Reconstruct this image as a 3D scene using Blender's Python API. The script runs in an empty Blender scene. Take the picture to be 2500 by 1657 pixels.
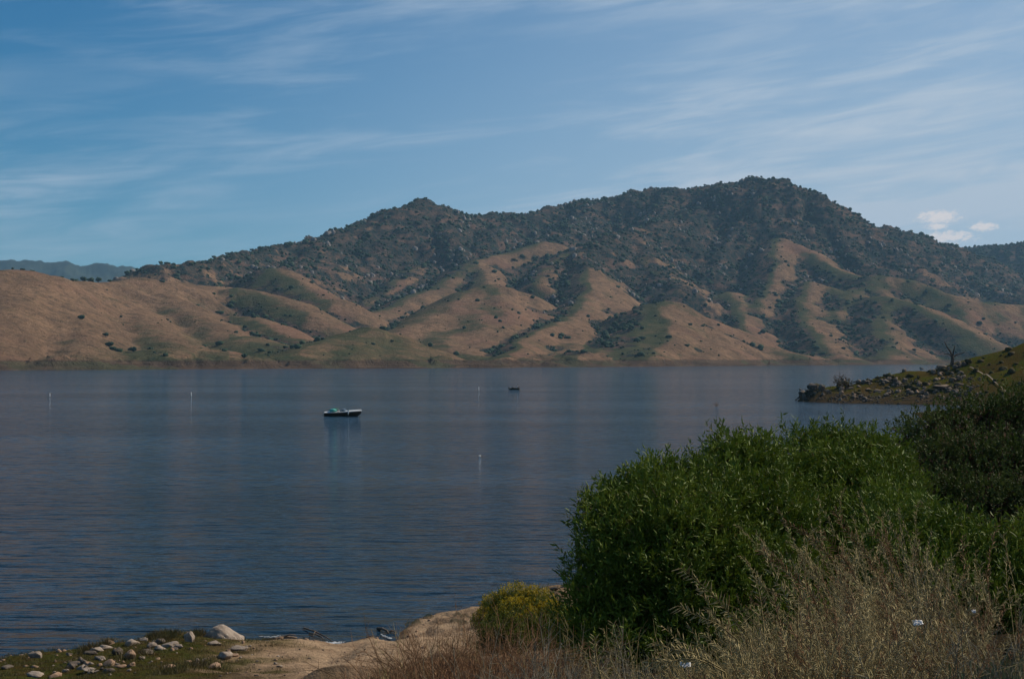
import bpy, math, random
import numpy as np
from mathutils import Vector, Matrix

C = bpy.context.scene
col = C.collection
R = math.radians
F = 3472.0            # focal length in photo pixels (2500 wide, 50 mm on 36 mm film)
CX, CY = 1250.0, 828.5
CAMZ = 9.0
YH = 875.0            # row of the true horizon
TILT = math.atan((YH - CY) / F)

# ------------------------------------------------------------------ camera
cam_d = bpy.data.cameras.new('camera')
cam = bpy.data.objects.new('camera', cam_d)
col.objects.link(cam)
cam.location = (0, 0, CAMZ)
cam.rotation_euler = (R(90) + TILT, 0, 0)
cam_d.sensor_width = 36.0
cam_d.lens = 50.0
cam_d.clip_start = 0.1
cam_d.clip_end = 60000
C.camera = cam

# ------------------------------------------------------------------ light
SUN_EL, SUN_AZ = R(39), R(60)            # azimuth from +Y towards +X
sun_dir = Vector((math.cos(SUN_EL) * math.sin(SUN_AZ), math.cos(SUN_EL) * math.cos(SUN_AZ), math.sin(SUN_EL)))
sd = bpy.data.lights.new('sun', 'SUN')
sd.energy = 4.7
sd.angle = R(0.5)
sd.color = (1.0, 0.89, 0.74)
so = bpy.data.objects.new('sun', sd)
col.objects.link(so)
so.rotation_euler = (-sun_dir).to_track_quat('-Z', 'Y').to_euler()

C.view_settings.view_transform = 'Standard'
C.view_settings.look = 'None'
C.view_settings.gamma = 1.0
C.view_settings.use_curve_mapping = False
C.view_settings.exposure = -0.08
C.cycles.max_bounces = 6
C.cycles.volume_bounces = 0
C.cycles.transparent_max_bounces = 24


class NT:
    """small helper for node trees"""
    def __init__(s, nt):
        s.nt = nt
        nt.nodes.clear()

    def n(s, t, **kw):
        nd = s.nt.nodes.new(t)
        for k, v in kw.items():
            if k.startswith('i_'):
                nd.inputs[k[2:].replace('_', ' ')].default_value = v
            else:
                setattr(nd, k, v)
        return nd

    def l(s, a, b):
        s.nt.links.new(a, b)

    def m(s, op, a, b=None, clamp=False):
        nd = s.nt.nodes.new('ShaderNodeMath')
        nd.operation = op
        nd.use_clamp = clamp
        for i, v in enumerate((a, b)):
            if v is None:
                continue
            if isinstance(v, (int, float)):
                nd.inputs[i].default_value = v
            else:
                s.l(v, nd.inputs[i])
        return nd.outputs[0]

    def mix(s, fac, a, b, blend='MIX'):
        nd = s.nt.nodes.new('ShaderNodeMix')
        nd.data_type = 'RGBA'
        nd.blend_type = blend
        for idx, v in ((0, fac), (6, a), (7, b)):
            if isinstance(v, (int, float)):
                nd.inputs[idx].default_value = v
            elif isinstance(v, tuple):
                nd.inputs[idx].default_value = (v[0], v[1], v[2], 1)
            else:
                s.l(v, nd.inputs[idx])
        return nd.outputs[2]

    def ramp(s, v, a, b, c0=0.0, c1=1.0):
        nd = s.nt.nodes.new('ShaderNodeMapRange')
        nd.interpolation_type = 'SMOOTHSTEP'
        s.l(v, nd.inputs[0])
        for i, x in enumerate((a, b, c0, c1)):
            nd.inputs[i + 1].default_value = x
        return nd.outputs[0]

    def noise(s, vec, scale, detail=4, rough=0.55, dist=0.0):
        nd = s.nt.nodes.new('ShaderNodeTexNoise')
        nd.inputs['Scale'].default_value = scale
        nd.inputs['Detail'].default_value = detail
        nd.inputs['Roughness'].default_value = rough
        nd.inputs['Distortion'].default_value = dist
        if vec is not None:
            s.l(vec, nd.inputs['Vector'])
        return nd.outputs['Fac']

    def mapping(s, vec, scale=(1, 1, 1), rot=(0, 0, 0), loc=(0, 0, 0)):
        nd = s.nt.nodes.new('ShaderNodeMapping')
        nd.inputs['Scale'].default_value = scale
        nd.inputs['Rotation'].default_value = rot
        nd.inputs['Location'].default_value = loc
        s.l(vec, nd.inputs['Vector'])
        return nd.outputs[0]


world = bpy.data.worlds.new('World')
C.world = world
world.use_nodes = True
w = NT(world.node_tree)
sky = w.n('ShaderNodeTexSky', sky_type='NISHITA')
sky.sun_disc = False
sky.sun_elevation = SUN_EL
sky.sun_rotation = SUN_AZ
sky.altitude = 250
sky.air_density = 1.0
sky.dust_density = 0.6
sky.ozone_density = 2.2
tc = w.n('ShaderNodeTexCoord')
sep = w.n('ShaderNodeSeparateXYZ')
w.l(tc.outputs['Generated'], sep.inputs[0])
az = w.m('ARCTAN2', sep.outputs[0], sep.outputs[1])
el = w.m('ARCSINE', sep.outputs[2])
tint = w.mix(1.0, sky.outputs[0], (0.16, 0.60, 0.86), 'MULTIPLY')
# thin cirrus streaks, rising gently to the right
comb = w.n('ShaderNodeCombineXYZ')
w.l(az, comb.inputs[0])
w.l(w.m('SUBTRACT', el, w.m('MULTIPLY', az, 0.13)), comb.inputs[1])
v1 = w.mapping(comb.outputs[0], scale=(3.2, 22, 1), loc=(1.7, 3.3, 0))
n1 = w.noise(v1, 1.0, 5, 0.55, 0.6)
v2 = w.mapping(comb.outputs[0], scale=(2.2, 9, 1), loc=(5.1, 0.3, 0))
n2 = w.noise(v2, 1.0, 3, 0.5, 0.3)
v3 = w.mapping(comb.outputs[0], scale=(9, 70, 1), rot=(0, 0, 0.12), loc=(0.2, 7, 0))
n3 = w.noise(v3, 1.0, 4, 0.6, 0.8)
st = w.m('ADD', w.m('MULTIPLY', n1, 0.65), w.m('MULTIPLY', n3, 0.35))
st = w.ramp(st, 0.42, 0.68)
cover = w.ramp(n2, 0.30, 0.62, 0.15, 1.0)
veil = w.ramp(el, 0.0, 0.30, 0.85, 0.38)
cl = w.m('MULTIPLY', w.m('MULTIPLY', st, cover), veil)
base_veil = w.m('ADD', w.m('MULTIPLY', w.ramp(el, -0.02, 0.24, 0.48, 0.02), w.ramp(az, -0.42, 0.15, 0.30, 1.0)), w.m('MULTIPLY', w.ramp(az, -0.36, 0.36, 0.0, 0.52), w.ramp(el, 0.15, 0.6, 1.0, 0.15)))
cl = w.m('ADD', w.m('MULTIPLY', cl, 1.0), base_veil, clamp=True)
skyc = w.mix(cl, tint, (5.6, 6.75, 8.1))
# four small fair-weather clouds low over the right hand ridge
wob = w.m('SUBTRACT', w.noise(w.mapping(comb.outputs[0], scale=(230, 420, 1)), 1.0, 5, 0.62), 0.5)
cmask = None
for (cx_, cy_, hw, hh_) in ((2293, 529, 50, 17), (2288, 553, 27, 9), (2402, 553, 34, 12), (2318, 578, 64, 15)):
    a0 = math.atan((cx_ - 1250.0) / 3472.0)
    e0 = math.atan((875.0 - cy_) / 3472.0 * math.cos(a0))
    dx = w.m('DIVIDE', w.m('SUBTRACT', az, a0), hw / 3472.0)
    dy = w.m('DIVIDE', w.m('SUBTRACT', el, e0), hh_ / 3472.0)
    dd = w.m('SQRT', w.m('ADD', w.m('MULTIPLY', dx, dx), w.m('MULTIPLY', dy, dy)))
    mk = w.ramp(w.m('ADD', dd, w.m('MULTIPLY', wob, 2.6)), 1.2, 0.3)
    cmask = mk if cmask is None else w.m('MAXIMUM', cmask, mk)
skyc = w.mix(w.m('MULTIPLY', cmask, 0.85), skyc, (9.6, 8.9, 8.8))
bg = w.n('ShaderNodeBackground')
bg.inputs['Strength'].default_value = 0.088
w.l(skyc, bg.inputs['Color'])
wo = w.n('ShaderNodeOutputWorld')
w.l(bg.outputs[0], wo.inputs['Surface'])


# ------------------------------------------------------------------ helpers
def P(px, py, d):
    """point of the place seen at photo pixel (px,py) at ground distance d"""
    rx, up = (px - CX) / F, (CY - py) / F
    dy = math.cos(TILT) - up * math.sin(TILT)
    dz = math.sin(TILT) + up * math.cos(TILT)
    s = d / dy
    return Vector((rx * s, d, CAMZ + dz * s))


def dwater(py):
    up = (CY - py) / F
    dy = math.cos(TILT) - up * math.sin(TILT)
    dz = math.sin(TILT) + up * math.cos(TILT)
    return -CAMZ / dz * dy


def PW(px, py, z=0.0):
    """point on the level z seen at pixel"""
    up = (CY - py) / F
    dy = math.cos(TILT) - up * math.sin(TILT)
    dz = math.sin(TILT) + up * math.cos(TILT)
    s = (z - CAMZ) / dz
    return Vector(((px - CX) / F * s, dy * s, z))


def tag(o, label=None, cat=None, group=None, kind=None):
    if label:
        o['label'] = label
    if cat:
        o['category'] = cat
    if group:
        o['group'] = group
    if kind:
        o['kind'] = kind
    return o


def mesh_data(name, verts, tris, mat=None, smooth=False, quads=None):
    verts = np.asarray(verts, dtype=np.float32).reshape(-1, 3)
    me = bpy.data.meshes.new(name)
    me.vertices.add(len(verts))
    me.vertices.foreach_set('co', verts.ravel())
    if quads is not None:
        fs = np.asarray(quads, dtype=np.int32).reshape(-1, 4)
        k = 4
    else:
        fs = np.asarray(tris, dtype=np.int32).reshape(-1, 3)
        k = 3
    me.loops.add(fs.size)
    me.loops.foreach_set('vertex_index', fs.ravel())
    me.polygons.add(len(fs))
    me.polygons.foreach_set('loop_start', np.arange(0, fs.size, k, dtype=np.int32))
    if smooth:
        me.polygons.foreach_set('use_smooth', np.ones(len(fs), dtype=bool))
    me.update(calc_edges=True)
    if mat:
        me.materials.append(mat)
    return me


def obj(name, me, parent=None, loc=None, rz=0.0, scale=None):
    o = bpy.data.objects.new(name, me)
    col.objects.link(o)
    if parent:
        o.parent = parent
    if loc is not None:
        o.location = loc
    if rz:
        o.rotation_euler[2] = rz
    if scale is not None:
        o.scale = scale if hasattr(scale, '__len__') else (scale,) * 3
    return o


def empty(name, loc, rz=0.0):
    return obj(name, None, None, loc, rz)


def copy_tree(o):
    c = o.copy()
    col.objects.link(c)
    for ch in list(o.children):
        k = ch.copy()
        col.objects.link(k)
        k.parent = c
    return c


def fattr(me, name, arr):
    a = me.attributes.new(name, 'FLOAT', 'POINT')
    a.data.foreach_set('value', np.asarray(arr, dtype=np.float32).ravel())


# numpy gradient noise
_rs = np.random.RandomState(7)
_perm = np.concatenate([_rs.permutation(512)] * 3)
_ang = _rs.rand(512) * 2 * np.pi
_gx, _gy = np.cos(_ang), np.sin(_ang)


def pn(x, y, seed=0):
    xi, yi = np.floor(x).astype(np.int64), np.floor(y).astype(np.int64)
    xf, yf = x - xi, y - yi
    u = xf * xf * xf * (xf * (xf * 6 - 15) + 10)
    v = yf * yf * yf * (yf * (yf * 6 - 15) + 10)
    xi = (xi + seed * 37) & 511
    yi = (yi + seed * 91) & 511

    def g(ix, iy, fx, fy):
        h = _perm[_perm[ix & 511] + (iy & 511)]
        return _gx[h] * fx + _gy[h] * fy
    a = g(xi, yi, xf, yf)
    b = g(xi + 1, yi, xf - 1, yf)
    c = g(xi, yi + 1, xf, yf - 1)
    d = g(xi + 1, yi + 1, xf - 1, yf - 1)
    return ((a * (1 - u) + b * u) * (1 - v) + (c * (1 - u) + d * u) * v) * 1.5


def fbm(x, y, octs=4, seed=0, gain=0.5):
    s, a = 0, 1.0
    for i in range(octs):
        s = s + a * pn(x, y, seed + i)
        x, y, a = x * 2.03, y * 2.03, a * gain
    return s


def sstep(a, b, x):
    t = np.clip((x - a) / (b - a), 0, 1)
    return t * t * (3 - 2 * t)


def principled(name, color=None, rough=0.85, spec=0.3, build=None):
    m = bpy.data.materials.new(name)
    m.use_nodes = True
    t = NT(m.node_tree)
    b = t.n('ShaderNodeBsdfPrincipled')
    b.inputs['Roughness'].default_value = rough
    b.inputs['Specular IOR Level'].default_value = spec
    if color:
        b.inputs['Base Color'].default_value = (*color, 1)
    o = t.n('ShaderNodeOutputMaterial')
    t.l(b.outputs[0], o.inputs['Surface'])
    if build:
        build(t, b, o)
    return m


def mottled(name, c1, c2, scale, rough=0.85, spec=0.25, bump=0.0, bscale=None, c3=None):
    def bld(t, b, o):
        tcn = t.n('ShaderNodeTexCoord')
        v = tcn.outputs['Object']
        f = t.ramp(t.noise(v, scale, 5, 0.6), 0.35, 0.65)
        c = t.mix(f, c1, c2)
        if c3:
            g = t.ramp(t.noise(v, scale * 4.3, 4, 0.6), 0.55, 0.7)
            c = t.mix(g, c, c3)
        oi = t.n('ShaderNodeObjectInfo')
        k = t.m('ADD', t.m('MULTIPLY', oi.outputs['Random'], 0.35), 0.82)
        cc = t.n('ShaderNodeHueSaturation')
        t.l(c, cc.inputs['Color'])
        t.l(k, cc.inputs['Value'])
        t.l(cc.outputs[0], b.inputs['Base Color'])
        if bump:
            bp = t.n('ShaderNodeBump')
            bp.inputs['Strength'].default_value = bump
            bp.inputs['Distance'].default_value = 0.05
            t.l(t.noise(v, bscale or scale * 3, 6, 0.65), bp.inputs['Height'])
            t.l(bp.outputs[0], b.inputs['Normal'])
    return principled(name, None, rough, spec, bld)

# ------------------------------------------------------------------ far shore terrain
SHORE = np.array([(-900, 1010), (-300, 1040), (0, 1077), (300, 1120), (650, 1230), (1000, 1300), (1250, 1359), (1450, 1480), (1600, 1580),
                  (1850, 1760), (2050, 1950), (2200, 2080), (2400, 2230), (2800, 2300), (3400, 2350)], float)


def dshore(px):
    return np.interp(px, SHORE[:, 0], SHORE[:, 1])


SHIFT = np.array([(-900, 0), (1300, 0), (1500, 60), (1700, 200), (1950, 330), (2200, 400), (3400, 420)], float)


def shift(px):
    return float(np.interp(px, SHIFT[:, 0], SHIFT[:, 1]))


# each spur: (brushiness, side slope, rounding, [(px, py, distance) crest nodes])
SPURS = [
    (0.75, .60, 30, [(480, 655, 2330), (510, 643, 2350), (540, 640, 2450), (592, 623, 2550), (655, 609, 2700), (740, 589, 2800), (803, 576, 2850), (877, 549, 2950), (951, 513, 3050), (993, 497, 3100),
                     (1041, 495, 3150), (1078, 505, 3200), (1120, 523, 3250), (1173, 537, 3300), (1215, 525, 3350), (1268, 523, 3400), (1321, 516, 3450),
                     (1374, 502, 3500), (1416, 494, 3500), (1479, 488, 3500), (1532, 475, 3500), (1585, 465, 3500), (1638, 457, 3450), (1690, 461, 3400),
                     (1743, 454, 3350), (1796, 448, 3250), (1844, 438, 3200), (1891, 437, 3150), (1934, 449, 3100), (1976, 465, 3080), (2008, 481, 3050),
                     (2050, 504, 3040), (2085, 523, 3020), (2113, 548, 3000), (2140, 575, 2960), (2160, 605, 2900)]),
    (0.8, .55, 40, [(2085, 560, 3350), (2130, 553, 3300), (2170, 560, 3300), (2208, 570, 3320), (2272, 587, 3350), (2346, 609, 3400), (2420, 645, 3500), (2560, 700, 3600)]),
    (0.95, .5, 60, [(2250, 640, 4700), (2346, 611, 4500), (2420, 604, 4400), (2500, 594, 4300), (2700, 575, 4300), (3100, 560, 4300)]),
    (0.7, .5, 30, [(240, 700, 2150), (275, 688, 2150), (306, 664, 2180), (370, 647, 2200), (423, 646, 2250), (480, 650, 2300), (540, 650, 2400)]),
    # left brown hills
    (0.10, .50, 50, [(-900, 640, 1400), (-300, 645, 1480), (-100, 652, 1500), (0, 662, 1550), (40, 659, 1580), (80, 668, 1620), (130, 684, 1680), (190, 687, 1740), (251, 692, 1800), (310, 684, 1850), (357, 680, 1880), (420, 688, 1930), (480, 697, 2000), (540, 700, 2100)]),
    (0.05, .50, 50, [(40, 659, 1580), (10, 720, 1420), (-30, 790, 1270), (-60, 850, 1150)]),
    (0.05, .50, 40, [(100, 674, 1650), (130, 740, 1480), (175, 810, 1330), (230, 870, 1200)]),
    (0.08, .50, 40, [(251, 692, 1800), (300, 740, 1680), (370, 800, 1520), (420, 835, 1400)]),
    (0.10, .50, 40, [(357, 680, 1880), (430, 730, 1780), (520, 790, 1640), (600, 840, 1500), (650, 868, 1400)]),
    (0.10, .40, 60, [(280, 880, 1230), (340, 858, 1280), (420, 848, 1300), (500, 850, 1330), (580, 868, 1300), (660, 888, 1270)]),
    (0.04, .40, 40, [(-60, 885, 1110), (60, 878, 1150), (150, 890, 1130)]),
    # rounded hills left of the main valley
    (0.15, .55, 45, [(540, 700, 2250), (600, 672, 2250), (645, 654, 2250), (680, 657, 2220), (720, 675, 2180), (770, 707, 2120), (820, 733, 2050)]),
    (0.12, .55, 45, [(540, 712, 2000), (600, 705, 1980), (650, 712, 1960), (700, 728, 1920), (756, 762, 1850)]),
    (0.20, .55, 40, [(520, 790, 1780), (560, 770, 1780), (600, 772, 1750), (655, 788, 1700), (725, 828, 1600)]),
    (0.25, .50, 35, [(560, 830, 1560), (600, 820, 1540), (640, 833, 1500), (690, 862, 1430)]),
    # long green-gold ridges right of the valley
    (0.25, .60, 40, [(1330, 590, 2950), (1250, 612, 2880), (1200, 626, 2800), (1165, 634, 2750), (1130, 645, 2680), (1090, 675, 2600), (1040, 700, 2500), (990, 725, 2400), (940, 750, 2300), (880, 778, 2150), (820, 810, 2000)]),
    (0.05, .65, 35, [(1165, 634, 2750), (1190, 665, 2620), (1180, 690, 2500)]),
    (0.45, .60, 40, [(1010, 620, 2950), (960, 640, 2870), (924, 651, 2800), (880, 680, 2700), (840, 710, 2580), (800, 745, 2450)]),
    (0.35, .60, 35, [(1060, 640, 2850), (1010, 660, 2760), (972, 678, 2680), (935, 712, 2560), (900, 740, 2450)]),
    # large golden hill
    (0.03, .62, 55, [(1345, 760, 2150), (1300, 722, 2200), (1260, 702, 2200), (1212, 694, 2180), (1160, 710, 2140), (1110, 738, 2080), (1060, 765, 2000), (1010, 792, 1900), (950, 818, 1800)]),
    (0.03, .62, 40, [(1100, 745, 2060), (1105, 790, 1930), (1128, 845, 1740), (1140, 870, 1600)]),
    (0.05, .62, 35, [(1212, 694, 2180), (1215, 750, 2040), (1232, 815, 1840)]),
    (0.05, .62, 35, [(1290, 716, 2200), (1312, 770, 2080)]),
    (0.03, .60, 60, [(1150, 714, 2150), (1165, 770, 1980), (1180, 832, 1780)]),
    (0.03, .60, 55, [(1055, 770, 2000), (1062, 815, 1850), (1080, 858, 1650)]),
    (0.05, .60, 50, [(1700, 772, 1860), (1715, 825, 1700), (1700, 872, 1520)]),
    # low rounded hill at the water
    (0.06, .48, 50, [(640, 893, 1270), (700, 868, 1320), (780, 833, 1420), (840, 811, 1480), (888, 803, 1510), (950, 815, 1520), (1030, 850, 1480), (1100, 884, 1420)]),
    (0.05, .48, 30, [(888, 803, 1510), (860, 850, 1400), (850, 880, 1330)]),
    (0.05, .48, 30, [(950, 815, 1520), (985, 860, 1420), (1000, 888, 1340)]),
    # central golden ridge
    (0.70, .62, 25, [(1640, 520, 3080), (1590, 548, 2980), (1530, 570, 2880), (1480, 580, 2800), (1437, 592, 2720), (1425, 625, 2600), (1429, 658, 2480)]),
    (0.12, .62, 30, [(1429, 658, 2480), (1445, 695, 2330), (1432, 735, 2180), (1394, 769, 2050), (1346, 787, 1930), (1290, 825, 1750), (1240, 862, 1600), (1200, 888, 1450)]),
    (0.05, .60, 35, [(1445, 695, 2330), (1480, 728, 2250), (1520, 756, 2180)]),
    (0.05, .60, 35, [(1380, 775, 2000), (1400, 830, 1800), (1395, 875, 1620)]),
    (0.45, .62, 30, [(1437, 592, 2720), (1380, 620, 2640), (1330, 660, 2520), (1310, 690, 2430)]),
    (0.55, .62, 30, [(1540, 570, 2880), (1570, 620, 2700), (1610, 665, 2550), (1640, 690, 2430)]),
    # big front cone
    (0.10, .60, 45, [(1480, 800, 1950), (1530, 768, 1960), (1580, 746, 1950), (1622, 736, 1920), (1665, 748, 1880), (1720, 780, 1840), (1776, 812, 1790), (1850, 841, 1720), (1950, 868, 1640), (2040, 890, 1560)]),
    (0.10, .60, 40, [(1622, 736, 1920), (1625, 790, 1760), (1600, 850, 1580), (1580, 885, 1450)]),
    (0.35, .60, 30, [(1545, 762, 1960), (1510, 810, 1820), (1470, 860, 1640)]),
    (0.30, .60, 30, [(1585, 745, 1950), (1560, 800, 1780), (1530, 860, 1600)]),
    # right hand golden crest and its neighbours
    (0.10, .62, 35, [(1760, 670, 2850), (1800, 625, 2850), (1850, 596, 2830), (1901, 580, 2780), (1946, 594, 2720), (2005, 631, 2620), (2067, 662, 2520), (2110, 676, 2470), (2150, 688, 2430)]),
    (0.25, .60, 35, [(1901, 580, 2780), (1890, 640, 2600), (1870, 700, 2450), (1850, 750, 2300)]),
    (0.25, .55, 40, [(2060, 720, 2400), (2110, 688, 2430), (2150, 672, 2430), (2217, 683, 2400), (2306, 716, 2350), (2373, 735, 2350), (2500, 745, 2400), (2800, 760, 2500), (3300, 770, 2500)]),
    (0.15, .55, 40, [(2060, 745, 2250), (2120, 722, 2230), (2200, 733, 2150), (2296, 771, 2020), (2360, 803, 1960), (2450, 842, 1900), (2560, 875, 1850)]),
    (0.35, .55, 40, [(2150, 672, 2430), (2090, 705, 2370), (2040, 745, 2250), (2010, 790, 2100), (2020, 850, 1850)]),
    (0.30, .55, 40, [(2150, 725, 2200), (2140, 780, 2050), (2160, 840, 1850), (2170, 880, 1700)]),
    (0.20, .60, 35, [(1920, 720, 2450), (1950, 695, 2450), (1977, 688, 2430), (2010, 698, 2400)]),
    (0.12, .60, 30, [(1977, 688, 2430), (1955, 735, 2280), (1985, 790, 2080), (2005, 845, 1850)]),
    (0.25, .60, 35, [(1720, 735, 2450), (1773, 710, 2450), (1825, 728, 2400), (1850, 755, 2330)]),
    (0.15, .60, 30, [(1785, 712, 2450), (1810, 760, 2280), (1830, 800, 2120)]),
    (0.05, .35, 40, [(1950, 885, 1760), (2000, 870, 1740), (2047, 866, 1720), (2110, 880, 1690), (2160, 893, 1660)]),
    # rocky brushy shoulders of the mountain
    (0.90, .65, 25, [(1041, 495, 3150), (1010, 550, 3000), (940, 590, 2880), (860, 630, 2750), (790, 665, 2600)]),
    (0.90, .65, 25, [(1041, 495, 3150), (1085, 560, 3000), (1120, 610, 2880)]),
    (0.60, .60, 25, [(803, 576, 2850), (780, 610, 2700), (740, 640, 2550), (700, 650, 2450)]),
    (0.95, .65, 25, [(1215, 525, 3350), (1190, 570, 3150), (1150, 605, 2980)]),
    (0.95, .65, 25, [(1440, 490, 3500), (1410, 530, 3350), (1350, 565, 3180), (1300, 600, 3000)]),
    (0.90, .65, 25, [(1638, 457, 3450), (1600, 520, 3250), (1560, 560, 3100)]),
    (0.80, .65, 25, [(1743, 454, 3350), (1700, 530, 3150), (1670, 600, 2950), (1660, 660, 2750), (1690, 710, 2550)]),
    (0.85, .65, 25, [(1891, 437, 3150), (1850, 500, 3020), (1800, 560, 2950), (1750, 610, 2850), (1730, 660, 2700)]),
    (0.85, .65, 25, [(1891, 437, 3150), (1920, 510, 3000), (1905, 575, 2850)]),
    (0.85, .65, 25, [(2050, 504, 3040), (2040, 560, 2920), (2080, 620, 2780), (2130, 665, 2620)]),
    (0.85, .60, 25, [(2160, 570, 3300), (2200, 640, 3050), (2260, 690, 2800)]),
    (0.80, .55, 30, [(2300, 600, 3380), (2340, 660, 3200), (2420, 705, 3000), (2520, 735, 2850)]),
]


def seg_eval(X, Y, pts):
    """distance, crest height and run along a crest polyline"""
    best = np.full(X.shape, 1e12)
    zc = np.zeros(X.shape)
    run = np.zeros(X.shape)
    acc = 0.0
    for a, b in zip(pts[:-1], pts[1:]):
        dx, dy = b[0] - a[0], b[1] - a[1]
        L2 = dx * dx + dy * dy
        t = np.clip(((X - a[0]) * dx + (Y - a[1]) * dy) / L2, 0, 1)
        d2 = (X - a[0] - t * dx) ** 2 + (Y - a[1] - t * dy) ** 2
        m = d2 < best
        best = np.where(m, d2, best)
        zc = np.where(m, a[2] + t * (b[2] - a[2]), zc)
        L = math.sqrt(L2)
        run = np.where(m, acc + t * L, run)
        acc += L
    return np.sqrt(best), zc, run


def far_height(X, Y):
    PX = CX + X / Y * F
    ds = dshore(PX) + fbm(X / 90, Y / 90, 3, 5) * 18
    wx = X + fbm(X / 260, Y / 260, 3, 11) * 13 + fbm(X / 60, Y / 60, 2, 21) * 6
    wy = Y + fbm(X / 260, Y / 260, 3, 31) * 13 + fbm(X / 60, Y / 60, 2, 41) * 6
    lf = sstep(520, 250, PX)
    h1 = (np.clip(0.035 * (Y - ds), -60, 400) + np.minimum(0.07 * np.clip(Y - ds - 500, 0, 9999), 60 + 110 * sstep(1300, 2000, PX))) * (1 - lf) + lf * (np.clip(0.05 * (Y - ds), -60, 22) - 0.03 * np.clip(Y - 1900, 0, 9999)) + 6 * fbm(X / 200, Y / 200, 3, 51)
    h2 = h1 - 30
    veg = np.full(X.shape, 0.6)
    sm = h1.copy()
    gul = np.zeros(X.shape)
    ramp_ = 1 + 0.6 * sstep(700, 300, PX)
    for i, (vg, k, r, nodes) in enumerate(SPURS):
        pts = [P(a, b, d + shift(a)) for a, b, d in nodes]
        dist, zc, run = seg_eval(wx, wy, pts)
        dd = np.sqrt(dist * dist + r * r) - r
        rib = pn(run / 58.0 + i * 7.3, dist / 170.0, 3 + i % 9)
        rib2 = pn(run / 17.0 + i * 3.1, dist / 90.0, 8 + i % 7)
        am = sstep(10, 110, dist)
        h = zc - k * 1.15 * dd * (1 + 0.10 * rib) + am * ramp_ * (0.48 + 0.52 * sstep(0.3, 0.7, vg)) * (-9.0 * (1 - np.abs(rib) * 2.2) - 2.5 * (1 - np.abs(rib2) * 2))
        m = h > h1
        h2 = np.where(m, h1, np.maximum(h2, h))
        veg = np.where(m, vg, veg)
        gul = np.where(m, am * np.clip(1 - np.abs(rib) * 7, 0, 1) * sstep(20, 70, dist), gul)
        h1 = np.where(m, h, h1)
        # smooth maximum
        kk = 9.0
        e = np.clip(0.5 + 0.5 * (h - sm) / kk, 0, 1)
        sm = sm * (1 - e) + h * e + kk * e * (1 - e) * 0.6
    valley = np.exp(-np.clip(h1 - h2, 0, 200) / 9.0)
    z = sm
    rk = sstep(0.3, 0.9, veg)
    z = z + rk * 3.5 * fbm(X / 90, z / 13, 3, 66)
    z = z + (1.4 + 8.5 * rk) * fbm(X / 55, Y / 55, 4, 61, 0.55) + rk * 5.0 * np.abs(fbm(X / 28, Y / 28, 3, 71))
    up = (Y - ds)
    lim = np.where(up > 0, 0.42 * up + 0.0004 * up * up, 0.15 * up)
    z = np.minimum(z, lim + 1.2 * fbm(X / 25, Y / 25, 3, 81))
    # wave-cut bench left by the high water line
    bench = 7.5
    z = np.where((z > 0.3) & (z < bench), 0.3 + (bench - 0.3) * ((z - 0.3) / (bench - 0.3)) ** 1.5, z)
    return z, veg, valley, up, gul


NXF, NYF = 870, 505
u = np.linspace(-650, 3150, NXF)
tt = np.linspace(0, 1, NYF)
drow = 950 * (5200 / 950.0) ** (tt ** 1.0)
U, D = np.meshgrid(u, drow)
XF, YF = (U - CX) / F * D, D.copy()
ZF, VEG, VAL, UPF, GUL = far_height(XF, YF)
ZF = np.where(UPF < 0, np.minimum(ZF, -0.6), ZF)
idx = np.arange(NXF * NYF).reshape(NYF, NXF)
fq = np.stack([idx[:-1, :-1], idx[:-1, 1:], idx[1:, 1:], idx[1:, :-1]], -1).reshape(-1, 4)

# slope facing of the land (for where the green grass survives and which flanks are toned as shaded)
gyr = np.gradient(ZF, axis=0) / np.maximum(np.gradient(YF, axis=0), 1e-3)
gxr = np.gradient(ZF, axis=1) / np.maximum(np.gradient(XF, axis=1), 1e-3)
nn = np.sqrt(gxr ** 2 + gyr ** 2 + 1)
west = gxr / nn            # positive where the slope faces left
steep = np.sqrt(gxr ** 2 + gyr ** 2)


def blur(a, n):
    for _ in range(n):
        a = (a + np.roll(a, 1, 0) + np.roll(a, -1, 0) + np.roll(a, 1, 1) + np.roll(a, -1, 1)) / 5
    return a


westb = blur(west, 22)
fn = fbm(XF / 70, YF / 70, 4, 91)
fn2 = fbm(XF / 22, YF / 22, 3, 95)
strata = fbm(XF / 110, ZF / 9, 3, 97)
hollow = blur(ZF, 60) - ZF
hollow2 = blur(ZF, 190) - ZF
VAL = np.maximum(sstep(0.4, 3.2, hollow), 0.9 * sstep(2.0, 8.0, hollow2))
vallm = blur(VAL, 1)
vb = blur(VEG, 5)
density = vb * 1.0 + 0.22 * sstep(90, 260, ZF) * sstep(0.1, 0.4, vb) + 0.38 * fn + 0.22 * fn2 + 0.38 * strata * sstep(0.1, 0.5, vb) - 0.10
density = np.clip(density, 0, 1) * sstep(0.10, 0.5, density)
leftf = sstep(650, 450, U)
density = np.clip(density + 0.95 * sstep(0.22, 0.62, vallm + 0.25 * fn2) * (1 - 0.75 * leftf) + 0.5 * GUL * (1 - 0.5 * leftf) * sstep(-.2, .4, fn), 0, 1)
density = np.clip(density + 0.62 * sstep(0.06, 0.26, westb + 0.06 * fn) * sstep(0.035, 0.075, vb) * (1 - leftf) + 0.5 * sstep(1440, 1500, U) * sstep(1620, 1560, U) * sstep(2050, 1950, D) * sstep(-.35, .15, fn + .5 * fn2), 0, 1)  # left-facing flanks get thicker brush, partly standing in for their shade
golds = sstep(0.16, 0.05, vb) * (1 - leftf)
density = np.where((vallm < 0.5) & (westb < 0.1), density * (1 - 0.8 * golds), density)
density = blur(density, 1)
density *= sstep(7, 16, ZF)
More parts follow.
